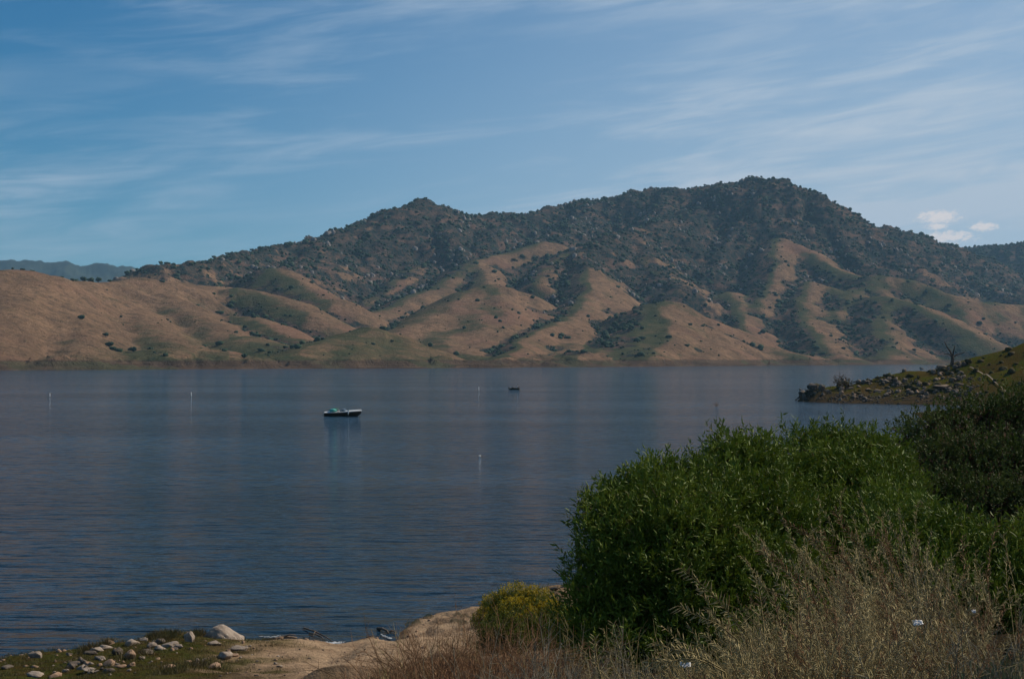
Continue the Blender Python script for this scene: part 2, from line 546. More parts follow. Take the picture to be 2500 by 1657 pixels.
green = np.clip(sstep(-0.18, 0.14, westb + 0.10 * fn) * 0.95 + 0.3 * sstep(0.1, 0.6, fn) + 0.35 * sstep(1950, 2150, U) * sstep(0.35, 0.1, -westb) + 0.5 * sstep(.15, .5, vallm), 0, 1)
green = np.clip(green - 0.45 * sstep(0.09, 0.04, vb), 0, 1)
green = np.clip(green + 0.5 * sstep(560, 680, U) * sstep(1150, 1040, U) * sstep(1620, 1480, D) + 0.42 * sstep(1460, 1540, U) * sstep(1640, 1560, U) * sstep(2050, 1950, D) + 0.12, 0, 1)
green = np.where(U < 560, green * 0.45 + 0.55 * sstep(45, 5, ZF + 14 * fn) * sstep(60, 330, U), green)


def far_mat():
    def bld(t, b, o):
        tcn = t.n('ShaderNodeTexCoord')
        v = tcn.outputs['Object']
        av = t.n('ShaderNodeAttribute', attribute_name='brush').outputs['Fac']
        ag = t.n('ShaderNodeAttribute', attribute_name='green').outputs['Fac']
        sp = t.n('ShaderNodeSeparateXYZ')
        t.l(v, sp.inputs[0])
        gold = t.mix(t.ramp(t.noise(v, 0.02, 4, 0.6), 0.35, 0.68), (0.275, 0.168, 0.100), (0.180, 0.112, 0.069))
        gold = t.mix(t.m('MULTIPLY', t.ramp(t.noise(v, 0.10, 8, 0.8), 0.45, 0.60), 0.85), gold, (0.105, 0.070, 0.045))
        gold = t.mix(t.m('MULTIPLY', t.ramp(t.noise(v, 0.006, 3, 0.6), 0.5, 0.66), 0.5), gold, (0.24, 0.125, 0.085))
        grn = t.mix(t.ramp(t.noise(v, 0.05, 5, 0.65), 0.3, 0.7), (0.048, 0.062, 0.032), (0.098, 0.088, 0.046))
        gf = t.ramp(t.m('ADD', ag, t.m('MULTIPLY', t.m('SUBTRACT', t.noise(v, 0.03, 7, 0.72), 0.5), 2.2)), 0.10, 0.98)
        c = t.mix(gf, gold, grn)
        duff = t.mix(t.ramp(t.noise(v, 0.11, 5, 0.7), 0.42, 0.6), (0.018, 0.032, 0.030), (0.080, 0.060, 0.046))
        duff = t.mix(t.m('MULTIPLY', t.ramp(t.noise(t.mapping(v, scale=(1, 1, 3.5)), 0.017, 6, 0.7), 0.50, 0.60), 0.85), duff, (0.15, 0.092, 0.066))
        df = t.ramp(t.m('ADD', av, t.m('MULTIPLY', t.m('SUBTRACT', t.noise(v, 0.06, 5, 0.7), 0.5), 1.5)), 0.30, 0.62)
        c = t.mix(df, c, duff)
        # bare drawdown band below the old high water line
        zn = t.m('ADD', sp.outputs[2], t.m('MULTIPLY', t.m('SUBTRACT', t.noise(v, 0.03, 3, 0.5), 0.5), 1.6))
        band = t.ramp(zn, 6.2, 7.4, 1.0, 0.0)
        bc = t.mix(t.ramp(t.noise(t.mapping(v, scale=(0.02, 0.02, 0.9)), 1.0, 5, 0.7), 0.35, 0.65), (0.075, 0.050, 0.035), (0.125, 0.085, 0.058))
        bc = t.mix(t.m('MULTIPLY', t.ramp(t.noise(v, 0.01, 3, 0.5), 0.5, 0.62), 0.6), bc, (0.075, 0.085, 0.045))
        c = t.mix(band, c, bc)
        ln = t.m('MULTIPLY', t.ramp(zn, 6.6, 7.2), t.ramp(zn, 7.9, 7.3))
        c = t.mix(t.m('MULTIPLY', ln, 0.6), c, (0.05, 0.035, 0.03))
        t.l(c, b.inputs['Base Color'])
        bp = t.n('ShaderNodeBump')
        bp.inputs['Strength'].default_value = 1.0
        bp.inputs['Distance'].default_value = 4.5
        hh = t.m('ADD', t.noise(v, 0.12, 6, 0.72), t.m('MULTIPLY', t.noise(v, 0.5, 4, 0.7), 0.35))
        t.l(hh, bp.inputs['Height'])
        t.l(bp.outputs[0], b.inputs['Normal'])
    return principled('hill_ground', None, 1.0, 0.0, bld)


me = mesh_data('far_hills', np.stack([XF, YF, ZF], -1), None, far_mat(), True, fq)
fattr(me, 'brush', density)
fattr(me, 'green', green)
tag(obj('hills', me), kind='structure')

# far blue ridge at the left, and plain hills closing the valley beyond
NR = 500
ur = np.linspace(-700, 900, NR)
rt = np.interp(ur, [-700, -300, 0, 65, 110, 160, 210, 260, 310, 350, 430, 520, 900], [600, 612, 633, 631, 638, 634, 644, 642, 652, 658, 672, 690, 740])
vs = []
rows = 40
for j in range(rows):
    q = j / (rows - 1)
    dj = 7600 - 1500 * (1 - q)
    for i in range(NR):
        p = P(ur[i], rt[i], 7600)
        vs.append((p.x * dj / 7600, dj, p.z * q ** 0.8))
vs = np.array(vs)
vs[:, 2] += (fbm(vs[:, 0] / 140, vs[:, 1] / 140, 4, 15) * 22 + np.abs(fbm(vs[:, 0] / 420, vs[:, 1] / 420, 3, 19)) * -50 * np.sin(np.linspace(0, 3.14, rows)).repeat(NR)) * np.clip(np.linspace(0, 3, rows), 0, 1).repeat(NR)
ii = np.arange(NR * rows).reshape(rows, NR)
rq = np.stack([ii[:-1, :-1], ii[:-1, 1:], ii[1:, 1:], ii[1:, :-1]], -1).reshape(-1, 4)
m_ridge = mottled('forest_ridge', (0.018, 0.028, 0.022), (0.035, 0.045, 0.032), 0.012, 0.95, 0.05)
tag(obj('distant_ridge', mesh_data('distant_ridge', vs, None, m_ridge, True, rq)), kind='structure')


# ------------------------------------------------------------------ lake
def water_mat():
    def bld(t, b, o):
        tcn = t.n('ShaderNodeTexCoord')
        v = tcn.outputs['Object']
        b.inputs['Base Color'].default_value = (0.006, 0.020, 0.034, 1)
        b.inputs['Roughness'].default_value = 0.06
        b.inputs['IOR'].default_value = 1.333
        b.inputs['Specular IOR Level'].default_value = 0.34
        n1 = t.noise(t.mapping(v, scale=(0.10, 0.55, 1), rot=(0, 0, 0.05)), 1.0, 3, 0.5, 0.4)
        n2 = t.noise(t.mapping(v, scale=(0.32, 1.7, 1), rot=(0, 0, -0.07)), 1.0, 3, 0.55, 0.3)
        n3 = t.noise(t.mapping(v, scale=(1.0, 5.0, 1), rot=(0, 0, 0.1)), 1.0, 3, 0.6)
        n4 = t.noise(t.mapping(v, scale=(1.1, 1.6, 1)), 1.0, 3, 0.6)
        wind = t.ramp(t.noise(t.mapping(v, scale=(0.006, 0.02, 1)), 1.0, 3, 0.5), 0.35, 0.65, 0.55, 1.25)
        hh = t.m('ADD', t.m('MULTIPLY', n1, 0.34), t.m('MULTIPLY', n2, 0.20))
        hh = t.m('ADD', hh, t.m('ADD', t.m('MULTIPLY', n3, 0.065), t.m('MULTIPLY', n4, 0.11)))
        hh = t.m('MULTIPLY', hh, wind)
        # open-water chop as a spread of facet slopes, independent of distance
        nx_ = t.n('ShaderNodeTexNoise')
        nx_.inputs['Scale'].default_value = 1.0
        nx_.inputs['Detail'].default_value = 3
        nx_.inputs['Roughness'].default_value = 0.6
        t.l(t.mapping(v, scale=(0.7, 2.6, 1)), nx_.inputs['Vector'])
        sub_ = t.n('ShaderNodeVectorMath', operation='SUBTRACT')
        t.l(nx_.outputs['Color'], sub_.inputs[0])
        sub_.inputs[1].default_value = (0.5, 0.5, 0.5)
        mul_ = t.n('ShaderNodeVectorMath', operation='MULTIPLY')
        t.l(sub_.outputs[0], mul_.inputs[0])
        mul_.inputs[1].default_value = (1.5, 1.25, 0.0)
        add_ = t.n('ShaderNodeVectorMath', operation='ADD')
        t.l(mul_.outputs[0], add_.inputs[0])
        add_.inputs[1].default_value = (0, 0, 1)
        nm_ = t.n('ShaderNodeVectorMath', operation='NORMALIZE')
        t.l(add_.outputs[0], nm_.inputs[0])
        bp = t.n('ShaderNodeBump')
        t.l(nm_.outputs[0], bp.inputs['Normal'])
        bp.inputs['Strength'].default_value = 1.0
        bp.inputs['Distance'].default_value = 1.0
        t.l(hh, bp.inputs['Height'])
        t.l(bp.outputs[0], b.inputs['Normal'])
    return principled('lake_water', None, 0.06, 0.5, bld)


wv = [(-3500, -300, 0), (3500, -300, 0), (3500, 6000, 0), (-3500, 6000, 0)]
tag(obj('lake_water', mesh_data('lake_water', wv, None, water_mat(), False, [(0, 1, 2, 3)])), kind='structure')

# ------------------------------------------------------------------ far trees and brush
ICO = []


def ico(sub):
    import bmesh
    bm = bmesh.new()
    bmesh.ops.create_icosphere(bm, subdivisions=sub, radius=1.0)
    v = np.array([x.co[:] for x in bm.verts])
    f = np.array([[q.index for q in p.verts] for p in bm.faces])
    bm.free()
    return v, f


rng = np.random.RandomState(12)
py_of = CY - F * np.tan(np.arctan2(ZF - CAMZ, YF) - TILT)
minpy = np.minimum.accumulate(py_of, axis=0)
visible = py_of <= np.roll(minpy, 1, axis=0) + (9.0 / YF * F)
visible[0] = False
# candidate cells weighted by their real ground area
area = np.gradient(YF, axis=0) * np.gradient(XF, axis=1)
clump = sstep(-0.25, 0.35, fbm(XF / 34, YF / 34, 4, 121))
prob = area * (density ** 1.6 * (0.12 + clump) + 0.02 * (1 - 0.8 * leftf)) * visible * (ZF > 9)
NB = 29000
pick = rng.choice(prob.size, NB, p=(prob / prob.sum()).ravel(), replace=True)
jx, jy = rng.rand(NB) - 0.5, rng.rand(NB) - 0.5
pr, pc = np.unravel_index(pick, prob.shape)
pr = np.clip(pr, 1, NYF - 2)
pc = np.clip(pc, 1, NXF - 2)


def grid_z(rowf, colf):
    r0, c0 = np.floor(rowf).astype(int), np.floor(colf).astype(int)
    fr, fc = rowf - r0, colf - c0
    def bi(A):
        return (A[r0, c0] * (1 - fr) * (1 - fc) + A[r0 + 1, c0] * fr * (1 - fc) + A[r0, c0 + 1] * (1 - fr) * fc + A[r0 + 1, c0 + 1] * fr * fc)
    return bi(XF), bi(YF), bi(ZF)


bx, by, bz = grid_z(np.clip(pr + jy, 0, NYF - 2.01), np.clip(pc + jx, 0, NXF - 2.01))

leaf_dark = mottled('oak_foliage', (0.016, 0.036, 0.020), (0.040, 0.062, 0.034), 0.5, 0.9, 0.1)
v20, f20 = ico(1)
v80, f80 = ico(2)
n = len(bx)
size = (0.75 + rng.rand(n) ** 3 * 3.0) * (0.8 + by / 5500.0)


def blobs(bx, by, bz, size, vb, fb, rng, hz=0.75, jit=0.28):
    n, k = len(bx), len(vb)
    V = np.repeat(vb[None], n, 0)
    V = V * (1 + jit * (rng.rand(n, k, 1) * 2 - 1))
    sc = np.stack([size * (0.8 + 0.6 * rng.rand(n)), size * (0.8 + 0.6 * rng.rand(n)), size * hz * (0.8 + 0.5 * rng.rand(n))], -1)
    V = V * sc[:, None, :]
    V += np.stack([bx, by, bz + sc[:, 2] * 0.45], -1)[:, None, :]
    Fc = fb[None] + (np.arange(n) * k)[:, None, None]
    return V.reshape(-1, 3), Fc.reshape(-1, 3)


V, Fc = blobs(bx, by, bz, size, v20, f20, rng, 0.7, 0.35)
tag(obj('hillside_brush', mesh_data('hillside_brush', V, Fc, leaf_dark, False)), 'dark green chaparral brush and oaks covering the mountain slopes', 'brush', kind='stuff')

# pale rocks breaking through the brush
m_rock = mottled('granite', (0.30, 0.26, 0.22), (0.20, 0.17, 0.145), 1.2, 0.9, 0.2, 0.4, 4.0)
m_rock_far = mottled('hill_rock', (0.24, 0.21, 0.19), (0.15, 0.13, 0.12), 0.2, 0.9, 0.15)
prob = area * sstep(0.55, 0.95, density) * visible * (ZF > 70) * sstep(0.1, 0.6, fbm(XF / 120, YF / 120, 3, 99) + 0.2)
NK = 2200
pick = rng.choice(prob.size, NK, p=(prob / prob.sum()).ravel())
pr, pc = np.unravel_index(pick, prob.shape)
rx, ry, rzz = grid_z(np.clip(pr + rng.rand(NK) - .5, 0, NYF - 2.01), np.clip(pc + rng.rand(NK) - .5, 0, NXF - 2.01))
v12 = np.array([(0, 0, 1), (.9, 0, .4), (.3, .85, .4), (-.7, .5, .4), (-.7, -.5, .4), (.3, -.85, .4), (.9, 0, -.6), (.3, .85, -.6), (-.7, .5, -.6), (-.7, -.5, -.6), (.3, -.85, -.6)])
f12 = np.array([(0, 1, 2), (0, 2, 3), (0, 3, 4), (0, 4, 5), (0, 5, 1)] + [t for a, b in ((1, 2), (2, 3), (3, 4), (4, 5), (5, 1)) for t in ((a, a + 5, b + 5), (a, b + 5, b))])
V, Fc = blobs(rx, ry, rzz, 1.0 + rng.rand(NK) ** 3 * 4.5, v12, f12, rng, 0.9, 0.3)
tag(obj('hillside_rocks', mesh_data('hillside_rocks', V, Fc, m_rock_far, False)), 'pale granite outcrops and boulders scattered over the mountain face', 'rocks', kind='stuff')

# single oaks: nearest hills and skyline
bark = mottled('bark', (0.10, 0.075, 0.055), (0.06, 0.045, 0.035), 2.0, 0.9, 0.1)
oak_meshes = []
for k in range(6):
    r2 = np.random.RandomState(50 + k)
    vv, ff = [], []
    nl = 7 + k % 4
    off = 0
    for q in range(nl):
        a = r2.rand() * 6.28
        rr = 0.55 * math.sqrt(r2.rand())
        cc = np.array([math.cos(a) * rr, math.sin(a) * rr, 0.62 + 0.38 * (r2.rand() - 0.35)])
        s = 0.30 + 0.22 * r2.rand()
        b = v20 * (1 + 0.30 * (r2.rand(len(v20), 1) * 2 - 1)) * s * np.array([1, 1, .8]) + cc
        vv.append(b)
        ff.append(f20 + off)
        off += len(b)
    crown = mesh_data('oak_crown', np.concatenate(vv), np.concatenate(ff), leaf_dark)
    tv = []
    for (zz, rad) in ((-.25, .09), (.25, .06), (.6, .03)):
        for s in range(5):
            tv.append((math.cos(s * 1.2566) * rad, math.sin(s * 1.2566) * rad, zz))
    tf = []
    for ring in (0, 5):
        for s in range(5):
            a, b = ring + s, ring + (s + 1) % 5
            tf += [(a, b, b + 5), (a, b + 5, a + 5)]
    trunk = mesh_data('oak_trunk', tv, tf, bark)
    oak_meshes.append((crown, trunk))

near_w = area * visible * (ZF > 9) * (D < 2700) * (U > -30) * (U < 2520)
vv_ = sstep(0.3, 0.8, vallm + 0.2 * fn2)
prob = near_w * (0.03 + vv_ * 1.0 + 0.4 * density) * (1 - 0.93 * leftf) * (1800.0 / D) ** 3
sky_mask = (np.abs(py_of - np.min(py_of, axis=0)[None, :]) < 2.0) & (ZF > 60)
NO = 185
pick = rng.choice(prob.size, NO, p=(prob / prob.sum()).ravel(), replace=False)
ps = (sky_mask * (U > 0) * (U < 2500) * (0.25 + (U > 560))).astype(float)
pick2 = rng.choice(prob.size, 75, p=(ps / ps.sum()).ravel(), replace=False)
pr, pc = np.unravel_index(np.concatenate([pick, pick2]), prob.shape)
ox, oy, oz = grid_z(np.clip(pr + rng.rand(len(pr)) - .5, 0, NYF - 2.01), np.clip(pc + rng.rand(len(pr)) - .5, 0, NXF - 2.01))
# hand-placed trees that stand out in the photograph
HAND = [(197, 802, 1400, 4.5), (325, 850, 1290, 5), (327, 858, 1285, 5), (265, 860, 1300, 5), (258, 845, 1330, 4), (275, 868, 1290, 4), (55, 655, 1600, 4), (76, 660, 1620, 5), (146, 680, 1700, 6), (203, 680, 1760, 6), (221, 682, 1780, 6), (240, 688, 1800, 6)]
near_oak = [0]


def oak_label(px, py, d, sky):
    if sky and px > 560:
        for lim, wd_ in ((880, 'on the skyline of the long left slope of the mountain'), (1180, 'on the skyline of the left peak'), (1560, 'on the skyline between the two peaks'), (1960, 'on the skyline of the highest summit'), (9999, 'on the skyline falling away right of the summit')):
            if px < lim:
                return 'small dark oak ' + wd_, 'oaks ' + wd_
    if px < 300:
        return 'dark round oak on the brown hill nearest the left edge', 'oaks on the leftmost brown hill'
    if px < 560:
        return 'dark round oak on the brown grass hills at the left', 'oaks on the left brown hills'
    if px < 800:
        return 'dark round oak on the rounded hills left of the main valley', 'oaks left of the main valley'
    if px < 1150:
        return 'dark round oak beside the valley and low hill left of centre', 'oaks around the left valley'
    if px < 1560:
        return 'dark round oak on the golden ridges in the centre', 'oaks on the central golden ridges'
    if px < 1880:
        return 'dark round oak on the cone shaped grassy hill right of centre', 'oaks on the cone shaped hill'
    return 'dark round oak on the green slopes at the right', 'oaks on the right slopes'


rg = random.Random(5)


def add_oak(x, y, z, s, sky):
    cr, tr = oak_meshes[rg.randrange(6)]
    if 2285 < CX + x / y * F < 2375 and y < 2400:
        return
    e = empty('oak_tree', (x, y, z - 0.1 * s), rg.random() * 6.28)
    e.scale = (s, s * (0.8 + 0.4 * rg.random()), s * (0.75 + 0.4 * rg.random()))
    obj('crown', cr, e)
    obj('trunk', tr, e)
    px = CX + x / y * F
    lb, gp = oak_label(px, 0, y, sky)
    tag(e, lb, 'tree', gp)


for i in range(len(ox)):
    sky = i >= NO
    s = (1.6 + 2.6 * rg.random() ** 1.6) if not sky else (2.6 + 3.6 * rg.random() ** 2)
    add_oak(ox[i], oy[i], oz[i], s, sky)
for (a, b, d, s) in HAND:
    q = P(a, b, d)
    e0 = far_height(np.array([q.x]), np.array([q.y]))[0]
    add_oak(q.x, q.y, float(e0[0]), s, False)

# ------------------------------------------------------------------ near shore ground
SL = [(-1500, 1800), (-600, 1700), (-200, 1650), (0, 1611), (80, 1600), (180, 1592), (260, 1578), (330, 1564), (400, 1550), (500, 1548), (600, 1562), (640, 1566), (700, 1563), (780, 1566), (830, 1574), (880, 1562), (915, 1551),
      (948, 1566), (965, 1572), (974, 1556), (985, 1538), (1015, 1514), (1060, 1499), (1120, 1491), (1160, 1486), (1210, 1470), (1270, 1450), (1330, 1434), (1390, 1428), (1500, 1410), (1750, 1340), (2000, 1250),
      (2150, 1165), (2230, 1100), (2262, 1060), (2262, 1030), (2230, 1008)]
SLW = [tuple(PW(a, b))[:2] for a, b in SL]
SLW += [(90, 262), (140, 300), (260, 420), (420, 300), (420, -60), (-120, -60)]
SLW = np.array(SLW)
PROM = [(2.0, [(1940, 985, 303), (1952, 968, 303), (1984, 944, 303), (2027, 941, 303), (2078, 937, 304), (2116, 929, 305), (2154, 918, 306), (2204, 905, 307), (2255, 902, 308), (2293, 895, 308),
               (2318, 886, 308), (2351, 877, 308), (2405, 862, 308), (2458, 847, 308), (2500, 834, 308), (2700, 790, 310), (3100, 740, 320)]),
        (2.0, [(1975, 978, 298), (2040, 962, 296), (2110, 960, 292), (2200, 950, 290), (2300, 935, 290), (2400, 915, 290), (2550, 885, 290)])]


def shore_sd(X, Y):
    inside = np.zeros(X.shape, bool)
    d2 = np.full(X.shape, 1e12)
    n = len(SLW)
    for i in range(n):
        x1, y1 = SLW[i]
        x2, y2 = SLW[(i + 1) % n]
        c = ((y1 > Y) != (y2 > Y)) & (X < (x2 - x1) * (Y - y1) / ((y2 - y1) if abs(y2 - y1) > 1e-9 else 1e-9) + x1)
        inside ^= c
        dx, dy = x2 - x1, y2 - y1
        t = np.clip(((X - x1) * dx + (Y - y1) * dy) / (dx * dx + dy * dy), 0, 1)
        d2 = np.minimum(d2, (X - x1 - t * dx) ** 2 + (Y - y1 - t * dy) ** 2)
    d = np.sqrt(d2)
    return np.where(inside, d, -d)


def near_height(X, Y):
    X = np.asarray(X, float)
    Y = np.asarray(Y, float)
    s = shore_sd(X, Y) + 0.18 * fbm(X / 1.3, Y / 1.3, 3, 201)
    z = np.interp(s, [-40, -6, -1, 0, .25, 3, 8, 15, 25, 35, 44, 60, 100], [-9, -1.2, -.25, -0.02, .10, .38, .85, 2.05, 3.9, 5.7, 7.25, 8.0, 9.0])
    z = z + sstep(0.3, 6, s) * (0.10 * fbm(X / 2.2, Y / 2.2, 4, 203)) + sstep(6, 20, s) * 0.25 * fbm(X / 7, Y / 7, 3, 207)
    # grassy stony bank at the lower left stands a little higher
    z = z + 0.16 * sstep(-4.5, -9.5, X) * sstep(0.2, 2.0, s) * sstep(80, 55, Y)
    # undercut sandy ledges right of the little inlet
    lg = sstep(-5, -3.8, X) * sstep(4, 1.5, X) * sstep(0.1, 0.4, s) * (Y > 30)
    z = z + lg * (0.02 + 0.13 * np.floor(np.clip((s + 0.5 * pn(X / 1.1, Y / 0.8, 77)) / 1.3, 0, 3)))
    # shoulder of higher ground in front of the camera, running out to the right
    PXn = CX + X / np.maximum(Y, 1.0) * F
    ye = np.interp(PXn, [600, 1000, 1300, 1600, 2000, 2500, 4000], [3.5, 4.5, 5.5, 7.0, 9.2, 11.5, 14])
    ye = np.where(Y < 1.0, 3.0, ye)
    shd = 7.05 - 0.018 * np.minimum(Y, ye) - 0.42 * np.maximum(Y - ye, 0) + 0.06 * fbm(X / 1.1, Y / 1.1, 3, 251)
    e = np.clip(0.5 + 0.5 * (shd - z) / 0.6, 0, 1)
    z = np.where(Y < 40, z * (1 - e) + shd * e + 0.3 * e * (1 - e), z)
    z = z + sstep(0.1, 1.0, s) * sstep(90, 60, Y) * (0.030 * fbm(X / 0.38, Y / 0.38, 3, 271) + 0.05 * np.abs(fbm(X / 0.95, Y / 0.8, 3, 275)))
    h = np.full(X.shape, -9.0)
    for k, nodes in PROM:
        pts = [P(a, b, d) for a, b, d in nodes]
        dist, zc, run = seg_eval(X, Y, pts)
        hh = zc - 0.29 * np.maximum(np.sqrt(dist * dist + k * k) - k, 0) * np.where(Y > 305, 2.0, 1.0)
        h = np.maximum(h, hh)
    h = h + sstep(-1, 2, h) * (0.35 * fbm(X / 6, Y / 6, 4, 211)) * (Y > 200)
    return np.maximum(z, h)


def gz(x, y):
    return float(near_height(np.array([x]), np.array([y]))[0])


NXN = 400
un = np.linspace(-1.15, 1.15, NXN)
un = 0.62 * np.sign(un) * np.abs(un) ** 1.15
dn = np.concatenate([np.linspace(-8, 28, 130, endpoint=False), np.linspace(28, 60, 210, endpoint=False), 60 * (432 / 60.0) ** np.linspace(0, 1, 150)])
NYN = len(dn)
UN, DN = np.meshgrid(un, dn)
XN, YN = UN * (DN + 14), DN
ZN = near_height(XN, YN)
sdn = shore_sd(XN, YN)
ii = np.arange(NXN * NYN).reshape(NYN, NXN)
nq = np.stack([ii[:-1, :-1], ii[:-1, 1:], ii[1:, 1:], ii[1:, :-1]], -1).reshape(-1, 4)
keep = (ZN.ravel()[nq].max(axis=1) > -1.5)
nq = nq[keep]
wet = sstep(0.55, 0.05, sdn + 0.25 * fbm(XN, YN, 3, 221)) * (YN < 200)
nz2 = fbm(XN / 1.5, YN / 1.5, 4, 231)
sandy = (1 - 0.55 * sstep(-2.6, 1.0, XN + 1.2 * nz2)) * sstep(-9.6, -6.2, XN + 1.5 * nz2 + 0.25 * (YN - 42)) * sstep(27, 18, sdn) * (YN < 80)
grassy = np.where(YN > 150, sstep(0.9, 2.6, ZN + 1.2 * nz2) * sstep(62, 66, XN + 2 * nz2), 0.6 * np.clip(sstep(-5.6, -8.4, XN + 1.2 * nz2) + 0.0, 0, 1) * sstep(0.3, 1.0, sdn))


def near_mat():
    def bld(t, b, o):
        v = t.n('ShaderNodeTexCoord').outputs['Object']
        asn = t.n('ShaderNodeAttribute', attribute_name='sand').outputs['Fac']
        agr = t.n('ShaderNodeAttribute', attribute_name='grass').outputs['Fac']
        awt = t.n('ShaderNodeAttribute', attribute_name='wet').outputs['Fac']
        soil = t.mix(t.ramp(t.noise(v, 0.8, 5, 0.65), 0.35, 0.65), (0.075, 0.052, 0.030), (0.042, 0.032, 0.018))
        sand = t.mix(t.ramp(t.noise(v, 0.9, 5, 0.6), 0.3, 0.7), (0.42, 0.29, 0.18), (0.27, 0.18, 0.112))
        sand = t.mix(t.m('MULTIPLY', t.ramp(t.noise(v, 6.5, 5, 0.7), 0.56, 0.70), 0.6), sand, (0.12, 0.075, 0.048))
        sand = t.mix(t.m('MULTIPLY', t.ramp(t.noise(v, 22, 3, 0.7), 0.62, 0.72), 0.6), sand, (0.10, 0.065, 0.05))
        c = t.mix(asn, soil, sand)
        gr = t.mix(t.ramp(t.noise(v, 1.6, 6, 0.7), 0.38, 0.62), (0.045, 0.062, 0.006), (0.072, 0.052, 0.012))
        gr = t.mix(t.m('MULTIPLY', t.ramp(t.noise(v, 0.12, 7, 0.72), 0.46, 0.58), 0.8), gr, (0.070, 0.045, 0.014))
        gr = t.mix(t.ramp(t.noise(v, 5.0, 4, 0.7), 0.60, 0.72), gr, (0.14, 0.105, 0.065))
        c = t.mix(agr, c, gr)
        c = t.mix(awt, c, t.mix(0.65, c, (0.035, 0.022, 0.014)))
        t.l(c, b.inputs['Base Color'])
        t.l(t.m('SUBTRACT', 0.95, t.m('MULTIPLY', awt, 0.5)), b.inputs['Roughness'])
        bp = t.n('ShaderNodeBump')
        bp.inputs['Strength'].default_value = 1.0
        bp.inputs['Distance'].default_value = 0.2
        t.l(t.m('ADD', t.noise(v, 3.0, 8, 0.68), t.m('MULTIPLY', t.noise(v, 0.5, 4, 0.6), 1.2)), bp.inputs['Height'])
        t.l(bp.outputs[0], b.inputs['Normal'])
    return principled('shore_ground', None, 0.95, 0.0, bld)


me = mesh_data('shore_ground', np.stack([XN, YN, ZN], -1), None, near_mat(), True, nq)
fattr(me, 'sand', sandy)
fattr(me, 'grass', grassy)
fattr(me, 'wet', wet)
tag(obj('shore_ground', me), kind='structure')


# footpath on the point, a worn strip a few millimetres proud
def ground_hit(px, py, d0, d1, step=0.5):
    """first point where the sight line through a pixel meets the near ground"""
    ds = np.arange(d0, d1, step)
    p0, p1 = P(px, py, 1.0), P(px, py, 2.0)
    g = p1 - p0
    xs, ys, zs = p0.x + g.x * (ds - 1), p0.y + g.y * (ds - 1), p0.z + g.z * (ds - 1)
    hh = near_height(xs, ys)
    k = np.argmax(zs <= hh)
    if zs[k] > hh[k]:
        return None
    return Vector((xs[k], ys[k], hh[k]))


m_path = mottled('path_dirt', (0.24, 0.19, 0.14), (0.19, 0.14, 0.10), 0.8, 0.95, 0.1)
pp = []
for k in range(16):
    q_ = k / 15
    h_ = ground_hit(2368 + 92 * q_, 898 + 64 * q_ - 6 * math.sin(q_ * 3.1), 200, 320, .25)
    if h_ is not None:
        pp.append(h_)
for _ in range(6):
    pp = [pp[0]] + [(pp[i - 1] + pp[i] * 2 + pp[i + 1]) / 4 for i in range(1, len(pp) - 1)] + [pp[-1]]
vs, fs = [], []
for i in range(len(pp) - 1):
    for k in range(3):
        q = pp[i].lerp(pp[i + 1], k / 3)
        wd = 0.15
        tdir = (pp[i + 1] - pp[i]).normalized()
        s = Vector((tdir.y, -tdir.x, 0)).normalized() * wd
        for e in (q - s, q + s):
            vs.append((e.x, e.y, max(gz(e.x, e.y), q.z) + 0.22))
for i in range(len(vs) // 2 - 1):
    fs.append((2 * i, 2 * i + 1, 2 * i + 3, 2 * i + 2))
if fs:
    tag(obj('footpath', mesh_data('footpath', vs, None, m_path, False, fs)), kind='structure')

# ------------------------------------------------------------------ rocks
rock_meshes = []


def make_rock(seed, sub=3, flat=0.7, jit=0.22):
    r = np.random.RandomState(seed)
    v, f = ico(sub)
    ph = r.rand(3) * 50
    nrm = v.copy()
    rad = 1 + jit * fbm(v[:, 0] * 1.1 + ph[0], v[:, 1] * 1.1 + v[:, 2] * 1.3 + ph[1], 3, seed % 50)
    v = v * rad[:, None]
    for k in range(7):                                   # broken facets
        nv = r.randn(3)
        nv /= np.linalg.norm(nv)
        lim = 0.45 + 0.30 * r.rand()
        dd = v @ nv
        v = v - np.clip(dd - lim, 0, None)[:, None] * nv[None] * 0.9
    v += 0.025 * fbm(nrm[:, 0] * 5 + ph[2], nrm[:, 1] * 5 + nrm[:, 2] * 4, 3, 3)[:, None] * nrm
    v *= np.array([1, 0.8, flat])
    return v, f


m_rocks = [mottled('pale_stone', (0.33, 0.26, 0.20), (0.21, 0.16, 0.12), 2.2, 0.9, 0.2, 0.5, 9.0, (0.42, 0.37, 0.32)),
           mottled('tan_stone', (0.34, 0.22, 0.14), (0.26, 0.16, 0.10), 2.0, 0.9, 0.2, 0.5, 9.0, (0.38, 0.29, 0.21)),
           mottled('grey_stone', (0.135, 0.105, 0.08), (0.085, 0.065, 0.048), 2.0, 0.9, 0.2, 0.5, 9.0, (0.22, 0.18, 0.145)),
           mottled('point_stone', (0.22, 0.165, 0.12), (0.14, 0.10, 0.072), 1.2, 0.95, 0.05, 0.5, 6.0, (0.28, 0.23, 0.18))]
for k in range(8):
    v, f = make_rock(300 + k, 3, 0.62 + 0.05 * (k % 4), 0.38)
    for mi in range(4):
        rock_meshes.append(mesh_data('stone', v, f, m_rocks[mi], False))


